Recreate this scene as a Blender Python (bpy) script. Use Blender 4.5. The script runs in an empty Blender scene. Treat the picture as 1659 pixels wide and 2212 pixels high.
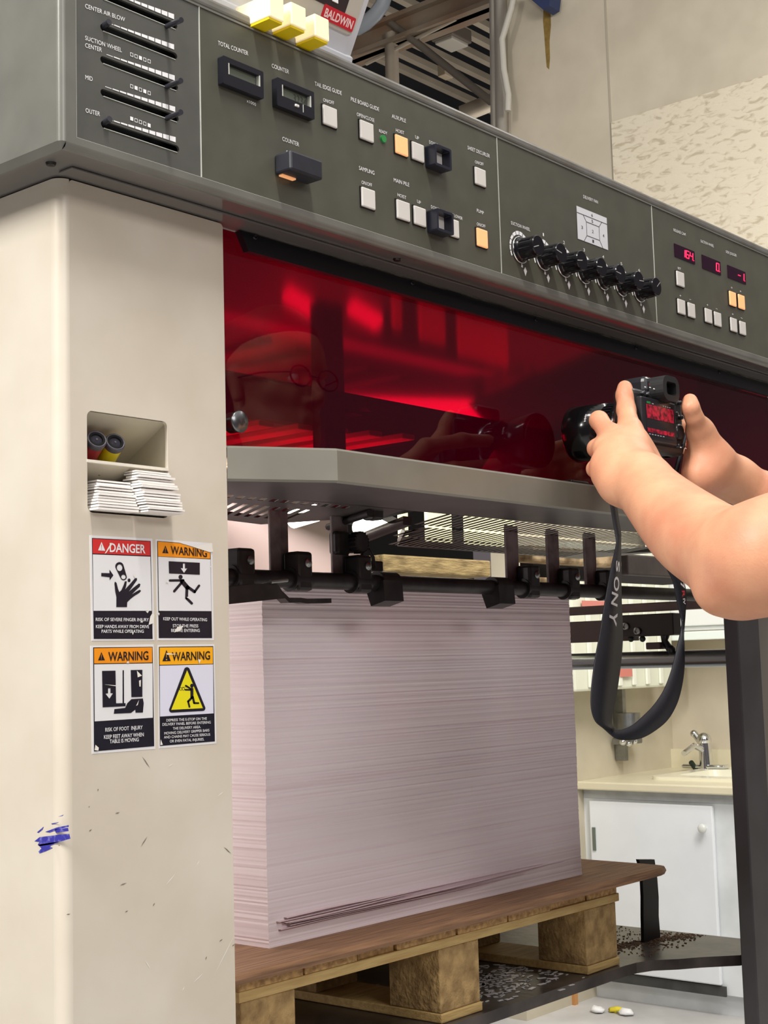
import bpy, bmesh, math, random
import numpy as np
from mathutils import Vector, Matrix
random.seed(7)
SC = bpy.context.scene
COL = SC.collection
H = 1.476                      # eye height above the floor; z below is written from eye level and lifted by H when linked
# ------------------------------------------------------------------ camera
CX, CY, F = 829.5, 1106.0, 3134.0
_X = np.array([3493-CX, 1362-CY, F]); _X = _X/np.linalg.norm(_X)
_D = np.array([.028, 1, -(.028*_X[0]+_X[1])/_X[2]]); _D = _D/np.linalg.norm(_D)
_Z = -_D
_Y = np.cross(_Z, _X)
cam_d = bpy.data.cameras.new('camera'); cam = bpy.data.objects.new('camera', cam_d); COL.objects.link(cam)
cam_d.sensor_fit = 'VERTICAL'; cam_d.sensor_height = 36; cam_d.lens = 36*F/2212
right = Vector((_X[0], _Y[0], _Z[0])); down = Vector((_X[1], _Y[1], _Z[1])); fwd = Vector((_X[2], _Y[2], _Z[2]))
m3 = Matrix((right, -down, -fwd)).transposed()
cam.matrix_world = Matrix.Translation((0, 0, H)) @ m3.to_4x4()
cam_d.clip_start = .01
SC.camera = cam
def ray(px, py):
    r = np.array([px-CX, py-CY, F]); return Vector((r@_X, r@_Y, r@_Z))
def aty(px, py, y): r = ray(px, py); return r*(y/r.y)
def atx(px, py, x): r = ray(px, py); return r*(x/r.x)
def atz(px, py, z): r = ray(px, py); return r*(z/r.z)
# ------------------------------------------------------------------ world and exposure
SC.view_settings.view_transform = 'Standard'; SC.view_settings.look = 'None'
SC.view_settings.exposure = 0.0; SC.view_settings.gamma = 1.0; SC.view_settings.use_curve_mapping = False
w = bpy.data.worlds.new('hall_light'); SC.world = w; w.use_nodes = True
wt = w.node_tree; bg = wt.nodes['Background']; bg.inputs[1].default_value = 1
wtc = wt.nodes.new('ShaderNodeTexCoord'); wsp = wt.nodes.new('ShaderNodeSeparateXYZ'); wr = wt.nodes.new('ShaderNodeValToRGB')
wt.links.new(wtc.outputs['Generated'], wsp.inputs[0]); wt.links.new(wsp.outputs['Z'], wr.inputs[0]); wt.links.new(wr.outputs[0], bg.inputs[0])
wr.color_ramp.elements[0].position = .32; wr.color_ramp.elements[0].color = (.12, .105, .11, 1)
wr.color_ramp.elements[1].position = .75; wr.color_ramp.elements[1].color = (1.0, .96, .90, 1)
def area(name, loc, target, sx, sy, power, col=(1, .96, .9)):
    d = bpy.data.lights.new(name, 'AREA'); d.shape = 'RECTANGLE'; d.size = sx; d.size_y = sy; d.energy = power; d.color = col
    o = bpy.data.objects.new(name, d); COL.objects.link(o)
    o.location = (loc[0], loc[1], loc[2]+H)
    v = Vector((target[0]-loc[0], target[1]-loc[1], target[2]-loc[2]))
    o.rotation_euler = v.to_track_quat('-Z', 'Y').to_euler()
    return o
area('roof_lamp_front', (.55, -.15, 2.6), (.56, .25, 0), .16, 1.3, 52)
area('roof_lamp_left', (-1.6, .9, 2.4), (.8, 1.3, -.3), .3, 1.4, 150, (1, .97, .92))
area('roof_lamp_hall', (3.6, .6, 2.6), (5.6, 2.2, .2), .6, 1.6, 100, (1, .97, .91))
area('roof_lamp_sink', (4.3, 2.2, 1.3), (5.8, 3.2, -.8), .4, .8, 13, (1, .97, .92))
area('fill_light_behind', (.2, -3.4, 2.1), (1.6, 1.3, -.2), 2.2, .9, 68, (1, .96, .93))  # added fill light behind the viewer, brightens the front of the paper pile
area('pile_side_fill', (1.09, 1.72, -.1), (1.3, 1.36, -.12), .10, .8, 2.4, (1, .90, .86))  # added light hidden behind the column, brightens the left side of the pile
area('roof_fill_light', (8.2, 5.2, 2.8), (8.8, 6.3, 4.7), .8, .8, 22)  # added light aimed upwards to brighten the joists and roof deck
area('press_work_lamp', (1.95, 2.12, .40), (1.7, 1.75, .05), 1.4, .10, 2.6, (1, .93, .82))
area('wire_guard_fill', (1.80, 1.72, .335), (1.80, 1.76, .62), 1.1, .10, .5, (1, .9, .8))  # added light hidden by the tray, brightens the wire guards from below
# ------------------------------------------------------------------ materials
def lin(c): return tuple(((v/255)/12.92 if v/255 <= .04045 else ((v/255+.055)/1.055)**2.4) for v in c)
MATS = {}
def mat(name, rgb, rough=.5, metal=0, var=0, vscale=8, bump=0, bscale=60, rgb2=None, stretch=(1,1,1), emit=0, spec=.5, detail=4, ramp=(.35,.65)):
    if name in MATS: return MATS[name]
    m = bpy.data.materials.new(name); m.use_nodes = True; nt = m.node_tree; b = nt.nodes['Principled BSDF']
    c = lin(rgb)+(1,)
    b.inputs['Base Color'].default_value = c; b.inputs['Roughness'].default_value = rough; b.inputs['Metallic'].default_value = metal
    b.inputs['Specular IOR Level'].default_value = spec
    if emit:
        b.inputs['Emission Color'].default_value = c; b.inputs['Emission Strength'].default_value = emit
    if var or rgb2 or bump:
        tc = nt.nodes.new('ShaderNodeTexCoord'); mp = nt.nodes.new('ShaderNodeMapping'); mp.inputs['Scale'].default_value = stretch
        nt.links.new(tc.outputs['Object'], mp.inputs[0])
    if var or rgb2:
        n = nt.nodes.new('ShaderNodeTexNoise'); n.inputs['Scale'].default_value = vscale; n.inputs['Detail'].default_value = detail
        nt.links.new(mp.outputs[0], n.inputs[0])
        r = nt.nodes.new('ShaderNodeValToRGB')
        c2 = lin(rgb2) if rgb2 else tuple(v*(1-var) for v in c[:3])
        r.color_ramp.elements[0].position = ramp[0]; r.color_ramp.elements[1].position = ramp[1]
        r.color_ramp.elements[0].color = c2+(1,); r.color_ramp.elements[1].color = c
        nt.links.new(n.outputs[0], r.inputs[0]); nt.links.new(r.outputs[0], b.inputs['Base Color'])
    if bump:
        n2 = nt.nodes.new('ShaderNodeTexNoise'); n2.inputs['Scale'].default_value = bscale; n2.inputs['Detail'].default_value = 3
        nt.links.new(mp.outputs[0], n2.inputs[0])
        bp = nt.nodes.new('ShaderNodeBump'); bp.inputs['Strength'].default_value = bump; bp.inputs['Distance'].default_value = .01
        nt.links.new(n2.outputs[0], bp.inputs['Height']); nt.links.new(bp.outputs[0], b.inputs['Normal'])
    MATS[name] = m; return m
CREAM = mat('cream_enamel', (212,204,190), .38, var=.07, vscale=9, bump=.02, bscale=30, rgb2=(203,194,178))
GREY = mat('grey_enamel', (112,112,106), .33, var=.1, vscale=14, rgb2=(102,102,96))
PANEL = mat('olive_panel', (82,82,72), .42, var=.08, vscale=30, rgb2=(76,76,66))
PANEL2 = mat('grey_panel', (86,86,82), .42, var=.08, vscale=30, rgb2=(80,80,76))
BLACK = mat('black_plastic', (22,22,26), .4)
BLACKM = mat('black_steel', (44,41,42), .42, .3, var=.4, vscale=40, rgb2=(24,22,23))
HOLE = mat('dark_recess', (8,8,9), .9)
LINE = mat('bright_edge', (196,198,190), .4)
WHITE = mat('white_print', (240,240,242), .5)
BUTTON = mat('button_cap', (214,211,206), .35)
AMBER = mat('lit_amber_cap', (250,178,122), .4, emit=.50)
CHROME = mat('chrome', (220,222,224), .12, 1)
STEEL = mat('brushed_steel', (150,152,152), .32, 1, var=.2, vscale=30)
# ------------------------------------------------------------------ mesh helpers
class MB:
    def __init__(s): s.v = []; s.f = []; s.smooth = []
    def add(s, vs, fs, smooth=False):
        n = len(s.v); s.v += [tuple(v) for v in vs]; s.f += [tuple(i+n for i in f) for f in fs]; s.smooth += [smooth]*len(fs); return s
    def box(s, x0, x1, y0, y1, z0, z1, bev=0, seg=2):
        return s.obox(Vector(((x0+x1)/2, (y0+y1)/2, (z0+z1)/2)), (abs(x1-x0), abs(y1-y0), abs(z1-z0)), Matrix.Identity(3), bev, seg)
    def obox(s, c, d, R=None, bev=0, seg=2):
        bm = bmesh.new(); bmesh.ops.create_cube(bm, size=1)
        bmesh.ops.scale(bm, vec=d, verts=bm.verts)
        if bev: bmesh.ops.bevel(bm, geom=list(bm.edges), offset=min(bev, min(d)*.45), segments=seg, profile=.5, affect='EDGES')
        R = R or Matrix.Identity(3); bm.verts.index_update()
        s.add([R@v.co+Vector(c) for v in bm.verts], [[v.index for v in f.verts] for f in bm.faces], False); bm.free(); return s
    def cyl(s, p0, p1, r0, r1=None, n=24, cap=True, bev=0):
        r1 = r0 if r1 is None else r1
        p0 = Vector(p0); p1 = Vector(p1); d = (p1-p0).normalized(); L = (p1-p0).length
        prof = [(0, r0), (L, r1)] if not bev else [(0, r0-bev), (bev*.3, r0-bev*.3), (bev, r0), (L-bev, r1), (L-bev*.3, r1-bev*.3), (L, r1-bev)]
        return s.lathe(p0, d, prof, n, cap)
    def lathe(s, p0, d, prof, n=24, cap=True):
        d = Vector(d).normalized(); p0 = Vector(p0); a = d.orthogonal().normalized(); b = d.cross(a)
        vs = []; fs = []
        for (t, r) in prof:
            for k in range(n):
                an = 2*math.pi*k/n; vs.append(p0+d*t+(a*math.cos(an)+b*math.sin(an))*r)
        for i in range(len(prof)-1):
            for k in range(n): fs.append((i*n+k, i*n+(k+1) % n, (i+1)*n+(k+1) % n, (i+1)*n+k))
        s.add(vs, fs, True)
        if cap: s.add(vs[:n], [tuple(range(n))[::-1]]); s.add(vs[-n:], [tuple(range(n))])
        return s
    def tube(s, pts, r, n=10):
        pts = [Vector(p) for p in pts]; rr = r if isinstance(r, (list, tuple)) else [r]*len(pts)
        vs = []; fs = []; a = None
        for i, p in enumerate(pts):
            d = (pts[min(i+1, len(pts)-1)]-pts[max(i-1, 0)]).normalized()
            a = d.orthogonal().normalized() if a is None else (a-d*a.dot(d)).normalized()
            b = d.cross(a)
            for k in range(n):
                an = 2*math.pi*k/n; vs.append(p+(a*math.cos(an)+b*math.sin(an))*rr[i])
        for i in range(len(pts)-1):
            for k in range(n): fs.append((i*n+k, i*n+(k+1) % n, (i+1)*n+(k+1) % n, (i+1)*n+k))
        s.add(vs, fs, True); s.add(vs[:n], [tuple(range(n))[::-1]]); s.add(vs[-n:], [tuple(range(n))]); return s
    def prism(s, pts, ext):
        """polygon (3-D points) swept by the vector ext"""
        pts = [Vector(p) for p in pts]; e = Vector(ext); n = len(pts)
        s.add(pts+[p+e for p in pts], [tuple(range(n)), tuple(range(2*n-1, n-1, -1))]+[(i, i+n, (i+1) % n+n, (i+1) % n) for i in range(n)]); return s
    def sphere(s, c, r, n=16, m=10):
        c = Vector(c); r = r if isinstance(r, (tuple, list)) else (r, r, r)
        vs = [c+Vector((0, 0, r[2]))]; fs = []
        for i in range(1, m):
            for k in range(n):
                t = math.pi*i/m; a = 2*math.pi*k/n; vs.append(c+Vector((r[0]*math.sin(t)*math.cos(a), r[1]*math.sin(t)*math.sin(a), r[2]*math.cos(t))))
        vs.append(c-Vector((0, 0, r[2])))
        for k in range(n):
            fs.append((0, 1+k, 1+(k+1) % n)); fs.append((len(vs)-1, (m-2)*n+1+(k+1) % n, (m-2)*n+1+k))
            for i in range(m-2): fs.append((1+i*n+k, 1+(i+1)*n+k, 1+(i+1)*n+(k+1) % n, 1+i*n+(k+1) % n))
        s.add(vs, fs, True); return s
    def build(s, name, m, parent=None, label=None, fix=True):
        me = bpy.data.meshes.new(name)
        if parent is None:
            A = np.array(s.v); o0 = Vector(((A[:, 0].min()+A[:, 0].max())/2, (A[:, 1].min()+A[:, 1].max())/2, A[:, 2].min()+H))
        else:
            o0 = parent['_o']; o0 = Vector(o0)
        me.from_pydata([(v[0]-o0.x, v[1]-o0.y, v[2]+H-o0.z) for v in s.v], [], s.f)
        me.polygons.foreach_set('use_smooth', s.smooth)
        me.validate(); me.update()
        if fix:
            bm = bmesh.new(); bm.from_mesh(me); bmesh.ops.recalc_face_normals(bm, faces=bm.faces); bm.to_mesh(me); bm.free()
        me.materials.append(m)
        o = bpy.data.objects.new(name, me); COL.objects.link(o)
        o['_o'] = tuple(o0)
        if parent is None: o.location = o0
        else: o.parent = parent
        if label: o['label'] = label
        return o
def tag(o, label, cat, group=None, kind=None):
    o['label'] = label; o['category'] = cat
    if group: o['group'] = group
    if kind: o['kind'] = kind
    return o
def thing(name, loc, label, cat, group=None):
    o = bpy.data.objects.new(name, None); COL.objects.link(o); o.empty_display_size = .05
    o.location = (loc[0], loc[1], loc[2]+H); o['_o'] = (loc[0], loc[1], loc[2]+H)
    return tag(o, label, cat, group)
def struct(mb, name, m):
    o = mb.build(name, m); o['kind'] = 'structure'; return o
def tri2d(outer, holes=()):
    """fill an outline with holes -> 2-D verts, faces"""
    cu = bpy.data.curves.new('t', 'CURVE'); cu.dimensions = '2D'; cu.fill_mode = 'BOTH'
    for lp in [outer]+list(holes):
        sp = cu.splines.new('POLY'); sp.points.add(len(lp)-1); sp.use_cyclic_u = True
        for i, p in enumerate(lp): sp.points[i].co = (p[0], p[1], 0, 1)
    ob = bpy.data.objects.new('t', cu); COL.objects.link(ob)
    dg = bpy.context.evaluated_depsgraph_get(); me = ob.evaluated_get(dg).to_mesh()
    vs = [v.co.copy() for v in me.vertices]; fs = [tuple(p.vertices) for p in me.polygons]
    ob.evaluated_get(dg).to_mesh_clear(); bpy.data.objects.remove(ob); bpy.data.curves.remove(cu); return vs, fs
def plate(mb, outer, holes, y0, y1):
    """front plate in x,z facing the viewer at y0, back at y1"""
    vs, fs = tri2d(outer, holes)
    mb.add([(v.x, y0, v.y) for v in vs], fs); mb.add([(v.x, y1, v.y) for v in vs], fs)
    for lp in [outer]+list(holes):
        n = len(lp)
        mb.add([(p[0], y0, p[1]) for p in lp]+[(p[0], y1, p[1]) for p in lp], [(i, (i+1) % n, n+(i+1) % n, n+i) for i in range(n)])
    return mb
def rrect(x0, x1, z0, z1, r, n=6):
    out = []
    for cx, cz, a0 in ((x1-r, z1-r, 0), (x0+r, z1-r, 90), (x0+r, z0+r, 180), (x1-r, z0+r, 270)):
        for k in range(n+1):
            a = math.radians(a0+90*k/n); out.append((cx+r*math.cos(a), cz+r*math.sin(a)))
    return out
TXT = {}
def text2d(body, bold=0.0):
    k = (body, bold)
    if k in TXT: return TXT[k]
    cu = bpy.data.curves.new('t', 'FONT'); cu.body = body; cu.size = 1; cu.offset = bold; cu.resolution_u = 3
    ob = bpy.data.objects.new('t', cu); COL.objects.link(ob)
    dg = bpy.context.evaluated_depsgraph_get(); me = ob.evaluated_get(dg).to_mesh()
    vs = [v.co.copy() for v in me.vertices]; fs = [tuple(p.vertices) for p in me.polygons]
    ob.evaluated_get(dg).to_mesh_clear(); bpy.data.objects.remove(ob); bpy.data.curves.remove(cu)
    x0 = min(v.x for v in vs); x1 = max(v.x for v in vs)
    TXT[k] = ([((v.x-x0)/(x1-x0), v.y/.73) for v in vs], fs); return TXT[k]
def text(mb, body, p0, p1, cap, up=Vector((0, 0, 1)), bold=.0):
    """text from mid-left p0 to mid-right p1, capital height cap"""
    vs, fs = text2d(body, bold); p0 = Vector(p0); p1 = Vector(p1); u = p1-p0
    mb.add([p0+u*a+up*((b-.5)*cap) for a, b in vs], fs)
# ================================================================== SETTING
FLOOR = mat('concrete_floor', (204,202,200), .45, var=.2, vscale=3, bump=.1, bscale=20, rgb2=(176,174,172))
WALLP = mat('painted_wall', (206,196,176), .6, var=.06, vscale=5, rgb2=(196,186,166), bump=.03)
struct(MB().box(-4, 14, -3, 12, -H-.1, -H), 'floor', FLOOR)
struct(MB().box(6.38, 6.5, .2, 4.41, -H, 6.0), 'wall_right', WALLP)
ALC = mat('alcove_paint', (202,193,172), .55, var=.1, vscale=4, rgb2=(186,177,156))
struct(MB().box(5.06, 6.38, 3.57, 3.67, -H, 1.0), 'wall_alcove', ALC)
ROOF = mat('dark_roof_deck', (40,40,44), .9, var=.2, vscale=4)
struct(MB().box(5.0, 16, 4.0, 12, 5.4, 5.5), 'ceiling', ROOF)
FARW = mat('far_wall_paint', (46,44,42), .9)
struct(MB().box(5, 16, 11.9, 12, -H, 5.5), 'wall_far', FARW)
# baseboard strips and pale trim of the partition
struct(MB().box(5.40, 5.425, 3.555, 3.57, -H, -1.1), 'trim_1', mat('stained_strip', (196,140,84), .6))
# OSB sheet on the wall
def osb():
    m = bpy.data.materials.new('painted_chipboard'); m.use_nodes = True; nt = m.node_tree; b = nt.nodes['Principled BSDF']; b.inputs['Roughness'].default_value = .6
    tc = nt.nodes.new('ShaderNodeTexCoord'); mp = nt.nodes.new('ShaderNodeMapping'); mp.inputs['Scale'].default_value = (1, 1.6, 4.2); mp.inputs['Rotation'].default_value = (.55, 0, 0)
    v = nt.nodes.new('ShaderNodeTexVoronoi'); v.inputs['Scale'].default_value = 7; v.inputs['Randomness'].default_value = 1
    n = nt.nodes.new('ShaderNodeTexNoise'); n.inputs['Scale'].default_value = 9; n.inputs['Detail'].default_value = 5; n.inputs['Distortion'].default_value = .9
    r = nt.nodes.new('ShaderNodeValToRGB'); r.color_ramp.elements[0].position = .34; r.color_ramp.elements[1].position = .48
    r.color_ramp.elements[0].color = lin((192,180,156))+(1,); r.color_ramp.elements[1].color = lin((222,212,190))+(1,)
    bp = nt.nodes.new('ShaderNodeBump'); bp.inputs['Strength'].default_value = .3; bp.inputs['Distance'].default_value = .012
    L = nt.links; L.new(tc.outputs['Object'], mp.inputs[0]); L.new(mp.outputs[0], v.inputs[0]); L.new(mp.outputs[0], n.inputs[0])
    L.new(n.outputs[0], r.inputs[0]); L.new(r.outputs[0], b.inputs['Base Color'])
    mx = nt.nodes.new('ShaderNodeMath'); mx.operation = 'ADD'; L.new(v.outputs['Color'], mx.inputs[0]); L.new(n.outputs[0], mx.inputs[1])
    L.new(mx.outputs[0], bp.inputs['Height']); L.new(bp.outputs[0], b.inputs['Normal']); return m
a_ = MB().box(6.366, 6.3798, 1.31, 3.749, .76, 2.77)
tag(a_.build('chipboard_sheet', osb()), 'rough cream-painted chipboard sheet fixed to the wall above the console', 'board')
m_ = MB(); m_.box(6.376, 6.38, 3.752, 3.762, -.2, 5.6); struct(m_, 'trim_2', mat('seam_grey', (176,168,150), .7))
m_ = MB()
a1_ = [(1174,18),(1173,45),(1176,80),(1178,110),(1181,145),(1186,150),(1188,125),(1187,90),(1190,55),(1189,18)]
m_.prism([atx(px, py, 6.379) for px, py in a1_], (.0005, 0, 0))
tag(m_.build('rust_streak', mat('rust_yellow', (150,122,60), .8, var=.3, vscale=30)), 'yellowish rust streak running down the upper wall below the blue bracket', 'stain')
# roof joists (each one its own), girder, truss
JST = mat('joist_paint', (168,156,138), .7, var=.15, vscale=3)
for i, yy in enumerate((20, 53, 90, 128, 166, 200, 230)):
    p = atz(1032, yy, 4.7)
    tag(MB().box(6.2, 15, p.y-.028, p.y+.028, 4.7, 4.75).build('roof_joist', JST), 'pale steel joist running under the dark roof deck', 'joist', 'roof joists')
    m2 = MB()
g = MB(); pg = atz(860, 34, 4.2); gx = pg.x
gz = atx(860, 92, gx).z; g.box(gx, gx+.05, 4.42, 11, gz, 4.2); g.box(gx-.05, gx+.12, 4.42, 11, 4.17, 4.2); g.box(gx-.05, gx+.12, 4.42, 11, gz, gz+.03)
tag(g.build('roof_girder', mat('girder_paint', (140,126,108), .6, var=.3, vscale=3, rgb2=(128,102,80))), 'heavy brown-stained roof girder crossing in front of the joists', 'girder')
def stick(p, q, w, name, label, m, cat='beam', d=.06):
    p = Vector(p); q = Vector(q); mb = MB(); mb.tube([p, q], w, 4)
    return tag(mb.build(name, m), label, cat)
zc = 4.15
stick(atx(845, 72, gx), atx(848, 190, gx), .045, 'truss_post', 'pale upright steel post hanging below the brown girder', JST)
stick(atx(844, 48, gx), atx(1064, 222, gx), .028, 'truss_brace', 'broad diagonal steel brace below the girder', mat('brace_paint', (112,104,94), .7))
stick(atx(790, 138, gx), atx(1050, 8, gx), .014, 'truss_brace', 'thin diagonal rod crossing under the joists towards the wall', JST)
stick(atx(1000, 246, gx+.6), atx(1085, 212, gx+.6), .06, 'roof_beam', 'grey beam end low behind the wall conduits', JST)
fx = MB(); c = atz(975, 78, 4.6); fx.obox(c, (.24, .20, .10), None, .01); lf = tag(fx.build('roof_lamp', mat('lamp_housing', (92,84,74), .6)), 'unlit industrial lamp with pale lens hanging among the joists', 'lamp')
MB().obox(c-Vector((0, 0, .06)), (.20, .16, .03), None, .008).build('lens', mat('lamp_lens', (170,164,152), .3), lf)
hh = MB(); c = atz(962, 155, 4.4); hh.obox(c, (.10, .07, .09), None, .005); tag(hh.build('junction_box', mat('box_tan', (160,146,122), .6)), 'small tan box fixed to a joist behind the brace', 'box')
for k, (px, rr) in enumerate(((1067, .035), (1081, .045))):
    p = atx(px, -30, 6.3); q = atx(px+4, 290, 6.3); stick(p, q, rr*.8, 'conduit', ('slim grey conduit rising at the wall end, on its outer side', 'thicker grey conduit rising right beside the wall end')[k], mat('conduit_grey', (150,144,134), .5), 'pipe')
tb = MB(); tb.tube([atx(1112, -20, 6.2), atx(1104, 20, 6.2), atx(1092, 60, 6.2), atx(1084, 85, 6.2), atx(1088, 150, 6.2), atx(1098, 205, 6.2), atx(1097, 240, 6.2)], .018, 8)
tag(tb.build('white_cable', mat('cable_white', (190,186,176), .5)), 'thin white cable looping down the edge of the upper wall', 'cable')
bb = MB(); p = atx(1158, -6, 6.2); bb.prism([atx(1125, -20, 6.25), atx(1190, -20, 6.25), atx(1186, 12, 6.25), atx(1172, 20, 6.25)], (.1, 0, 0))
tag(bb.build('blue_bracket', mat('blue_paint', (38,52,92), .5)), 'dark blue steel bracket at the top of the wall', 'bracket')
hz = MB(); hz.tube([atx(832, -12, gx-.6), atx(826, 10, gx-.6), atx(812, 30, gx-.6), atx(790, 50, gx-.6), atx(770, 62, gx-.6)], .045, 12)
tag(hz.build('air_hose', mat('hose_grey', (150,156,164), .4)), 'thick pale grey hose curving down behind the monitor unit', 'hose')
# ================================================================== SINK ALCOVE
ZC = -.535
CT = mat('laminate_cream', (220,212,184), .35, var=.06, vscale=6)
cnt = thing('worktop', (5.9, 2.6, ZC), 'pale yellow laminate worktop with the inset sink', 'worktop')
m_ = MB()
m_.box(5.5, 5.72, 1.4, 3.57, ZC-.035, ZC, .006); m_.box(6.30, 6.38, 1.4, 3.57, ZC-.035, ZC); m_.box(5.72, 6.30, 3.3, 3.57, ZC-.035, ZC); m_.box(5.72, 6.30, 1.4, 2.5, ZC-.035, ZC)
m_.build('slab', CT, cnt)
MB().box(6.355, 6.38, 1.4, 3.57, ZC, ZC+.09).build('backsplash', CT, cnt)
SNK = mat('sink_white', (232,228,206), .2)
sk = thing('sink', (6.0, 2.9, ZC), 'cream rectangular sink set in the worktop under the tap', 'sink')
vs, fs = tri2d(rrect(5.70, 6.32, 2.48, 3.32, .05), [rrect(5.80, 6.14, 2.56, 3.24, .05)])
m_ = MB(); m_.add([(v.x, v.y, ZC+.014) for v in vs], fs)
ol = rrect(5.70, 6.32, 2.48, 3.32, .05); il = rrect(5.80, 6.14, 2.56, 3.24, .05); n = len(ol)
m_.add([(p[0], p[1], ZC+.014) for p in ol]+[(p[0], p[1], ZC) for p in ol], [(i, (i+1) % n, n+(i+1) % n, n+i) for i in range(n)])
m_.build('rim', SNK, sk)
m_ = MB(); m_.add([(p[0], p[1], ZC+.014) for p in il]+[(p[0]*.9+.597, p[1]*.9+.29, ZC-.17) for p in il], [(i, (i+1) % n, n+(i+1) % n, n+i) for i in range(n)]+[tuple(range(n, 2*n))])
m_.build('basin', SNK, sk)
fb = aty(1525, 1668, 3.2); fx_, fy_, fz_ = 6.20, 2.99, ZC+.014
fct = thing('faucet', (fx_, fy_, fz_), 'chrome single-lever faucet standing behind the cream sink', 'faucet')
pf = lambda px, py: atx(px, py, fx_)
m_ = MB(); a = pf(1478, 1661); b = pf(1572, 1667)
m_.box(fx_-.03, fx_+.03, b.y, a.y, fz_, fz_+.018, .008); m_.build('base_plate', CHROME, fct)
m_ = MB(); m_.tube([pf(1526, 1662), pf(1524, 1630), pf(1521, 1600)], [.034, .03, .03], 16); m_.sphere(pf(1521, 1598), .034); m_.build('body', CHROME, fct)
m_ = MB(); m_.tube([pf(1523, 1610), pf(1512, 1600), pf(1500, 1585)], [.022, .018, .016], 12); m_.sphere(pf(1499, 1585), .018); m_.build('lever', CHROME, fct)
m_ = MB(); q = pf(1522, 1622); m_.tube([q, q+Vector((-.1, 0, .03)), q+Vector((-.2, 0, .0))], .013, 12); m_.build('spout', CHROME, fct)
m_ = MB(); q = pf(1504, 1645); m_.tube([q+Vector((-.05, 0, 0)), q+Vector((0, 0, -.04)), q+Vector((0, -.02, -.09))], .012, 8)
tag(m_.build('bottle_brush', mat('dark_green', (30,48,36), .6)), 'small dark green object standing behind the sink rim beside the faucet', 'brush')
# base cabinet
CAB = mat('cabinet_white', (226,230,232), .45, var=.07, vscale=5, rgb2=(206,211,212))
CABG = mat('cabinet_shadow_gap', (120,124,120), .7)
bc = thing('sink_cabinet', (5.6, 2.6, -H), 'worn white sink cabinet under the worktop', 'cabinet')
m_ = MB(); m_.box(5.56, 6.36, 2.80, 3.57, -H+.09, ZC-.036); m_.box(5.60, 6.36, 2.8, 3.57, -H, -H+.09); m_.build('body', CAB, bc)
MB().box(5.555, 5.563, 2.80, 3.565, ZC-.075, ZC-.037).build('rail', mat('cabinet_rail', (186,190,192), .5, var=.2, vscale=10), bc)
dr = MB().box(5.535, 5.556, 2.93, 3.53, -H+.13, ZC-.085, .006).build('door', mat('door_white', (232,236,240), .42, var=.04, vscale=7), bc)
kp = atx(1517, 1790, 5.51); m_ = MB(); m_.cyl((5.535, kp.y, kp.z), (5.515, kp.y, kp.z), .008); m_.sphere((5.508, kp.y, kp.z), (.012, .02, .02)); m_.build('knob', mat('knob_white', (214,216,212), .3), dr)
m_ = MB(); m_.box(5.53, 5.537, 3.50, 3.515, ZC-.30, ZC-.20); m_.build('hinge', mat('hinge_grey', (120,132,124), .4, .6), dr)
MB().box(5.545, 5.556, 2.915, 3.54, -H+.085, -H+.125).build('kick_strip', mat('grimy_strip', (70,70,68), .8, var=.4, vscale=12), bc)
b2 = thing('base_cabinet', (5.7, 2.2, -H), 'white cabinet with open knee space at the near end of the sink cabinet', 'cabinet')
m_ = MB(); m_.box(5.55, 5.60, 2.765, 2.795, -H, ZC-.036); m_.box(5.60, 6.3, 2.765, 2.795, -H, ZC-.036)
m_.box(5.55, 6.3, 1.5, 2.763, -.93, ZC-.036); m_.box(5.55, 6.3, 1.5, 1.53, -H, -.93); m_.build('body', CAB, b2)
d2 = MB().box(5.53, 5.548, 1.9, 2.70, -.90, ZC-.07, .006).build('drawer', mat('drawer_cream', (236,224,206), .45), b2)
# litter on floor
for (px, py, c, lb) in ((1331, 2180, (214,196,40), 'crumpled yellow wrapper on the floor at the foot of the sink cabinet'), (1352, 2186, (236,236,236), 'crumpled white paper scrap beside the yellow wrapper on the floor'), (1289, 2181, (240,240,240), 'white paper scrap lying by the cabinet corner on the floor')):
    p = atz(px, py, -H+.012); m_ = MB(); m_.sphere(p, (.03, .035, .012), 7, 5)
    m_.v = [(v[0]+random.uniform(-.008, .008), v[1]+random.uniform(-.008, .008), max(-H+.001, v[2]+random.uniform(-.004, .004))) for v in m_.v]
    tag(m_.build('litter', mat('litter%d' % px, c, .6)), lb, 'litter')
# wall cabinets
WC = mat('wall_cabinet_white', (222,224,222), .4)
uc = thing('wall_cabinet', (6.2, 2.5, .08), 'white wall cabinet with a pale rail hung above the faucet', 'cabinet')
MB().box(6.08, 6.38, 1.4, 3.50, .12, .75).build('body', WC, uc)
MB().box(6.06, 6.08, 2.6, 3.46, .14, .73, .004).build('door', WC, uc); MB().box(6.06, 6.08, 1.5, 2.59, .14, .73, .004).build('door', WC, uc)
MB().box(6.05, 6.08, 1.4, 3.50, .075, .115, .004).build('light_rail', mat('rail_white', (222,230,226), .35), uc)
vc = thing('slatted_cabinet', (5.7, 3.5, -.135), 'pale yellow-white ribbed box with red lettering hung on the alcove wall', 'cabinet')
MB().box(5.2, 6.045, 3.36, 3.57, -.135, .5, .01).build('body', mat('ribbed_white', (214,216,198), .45), vc)
m_ = MB()
for k in range(6): xx = 5.3+k*.12; m_.box(xx, xx+.03, 3.348, 3.36, -.12, .48, .004)
m_.build('ribs', mat('rib_white', (224,226,212), .4), vc)
REDL = mat('red_label', (200,120,108), .5)
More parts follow.
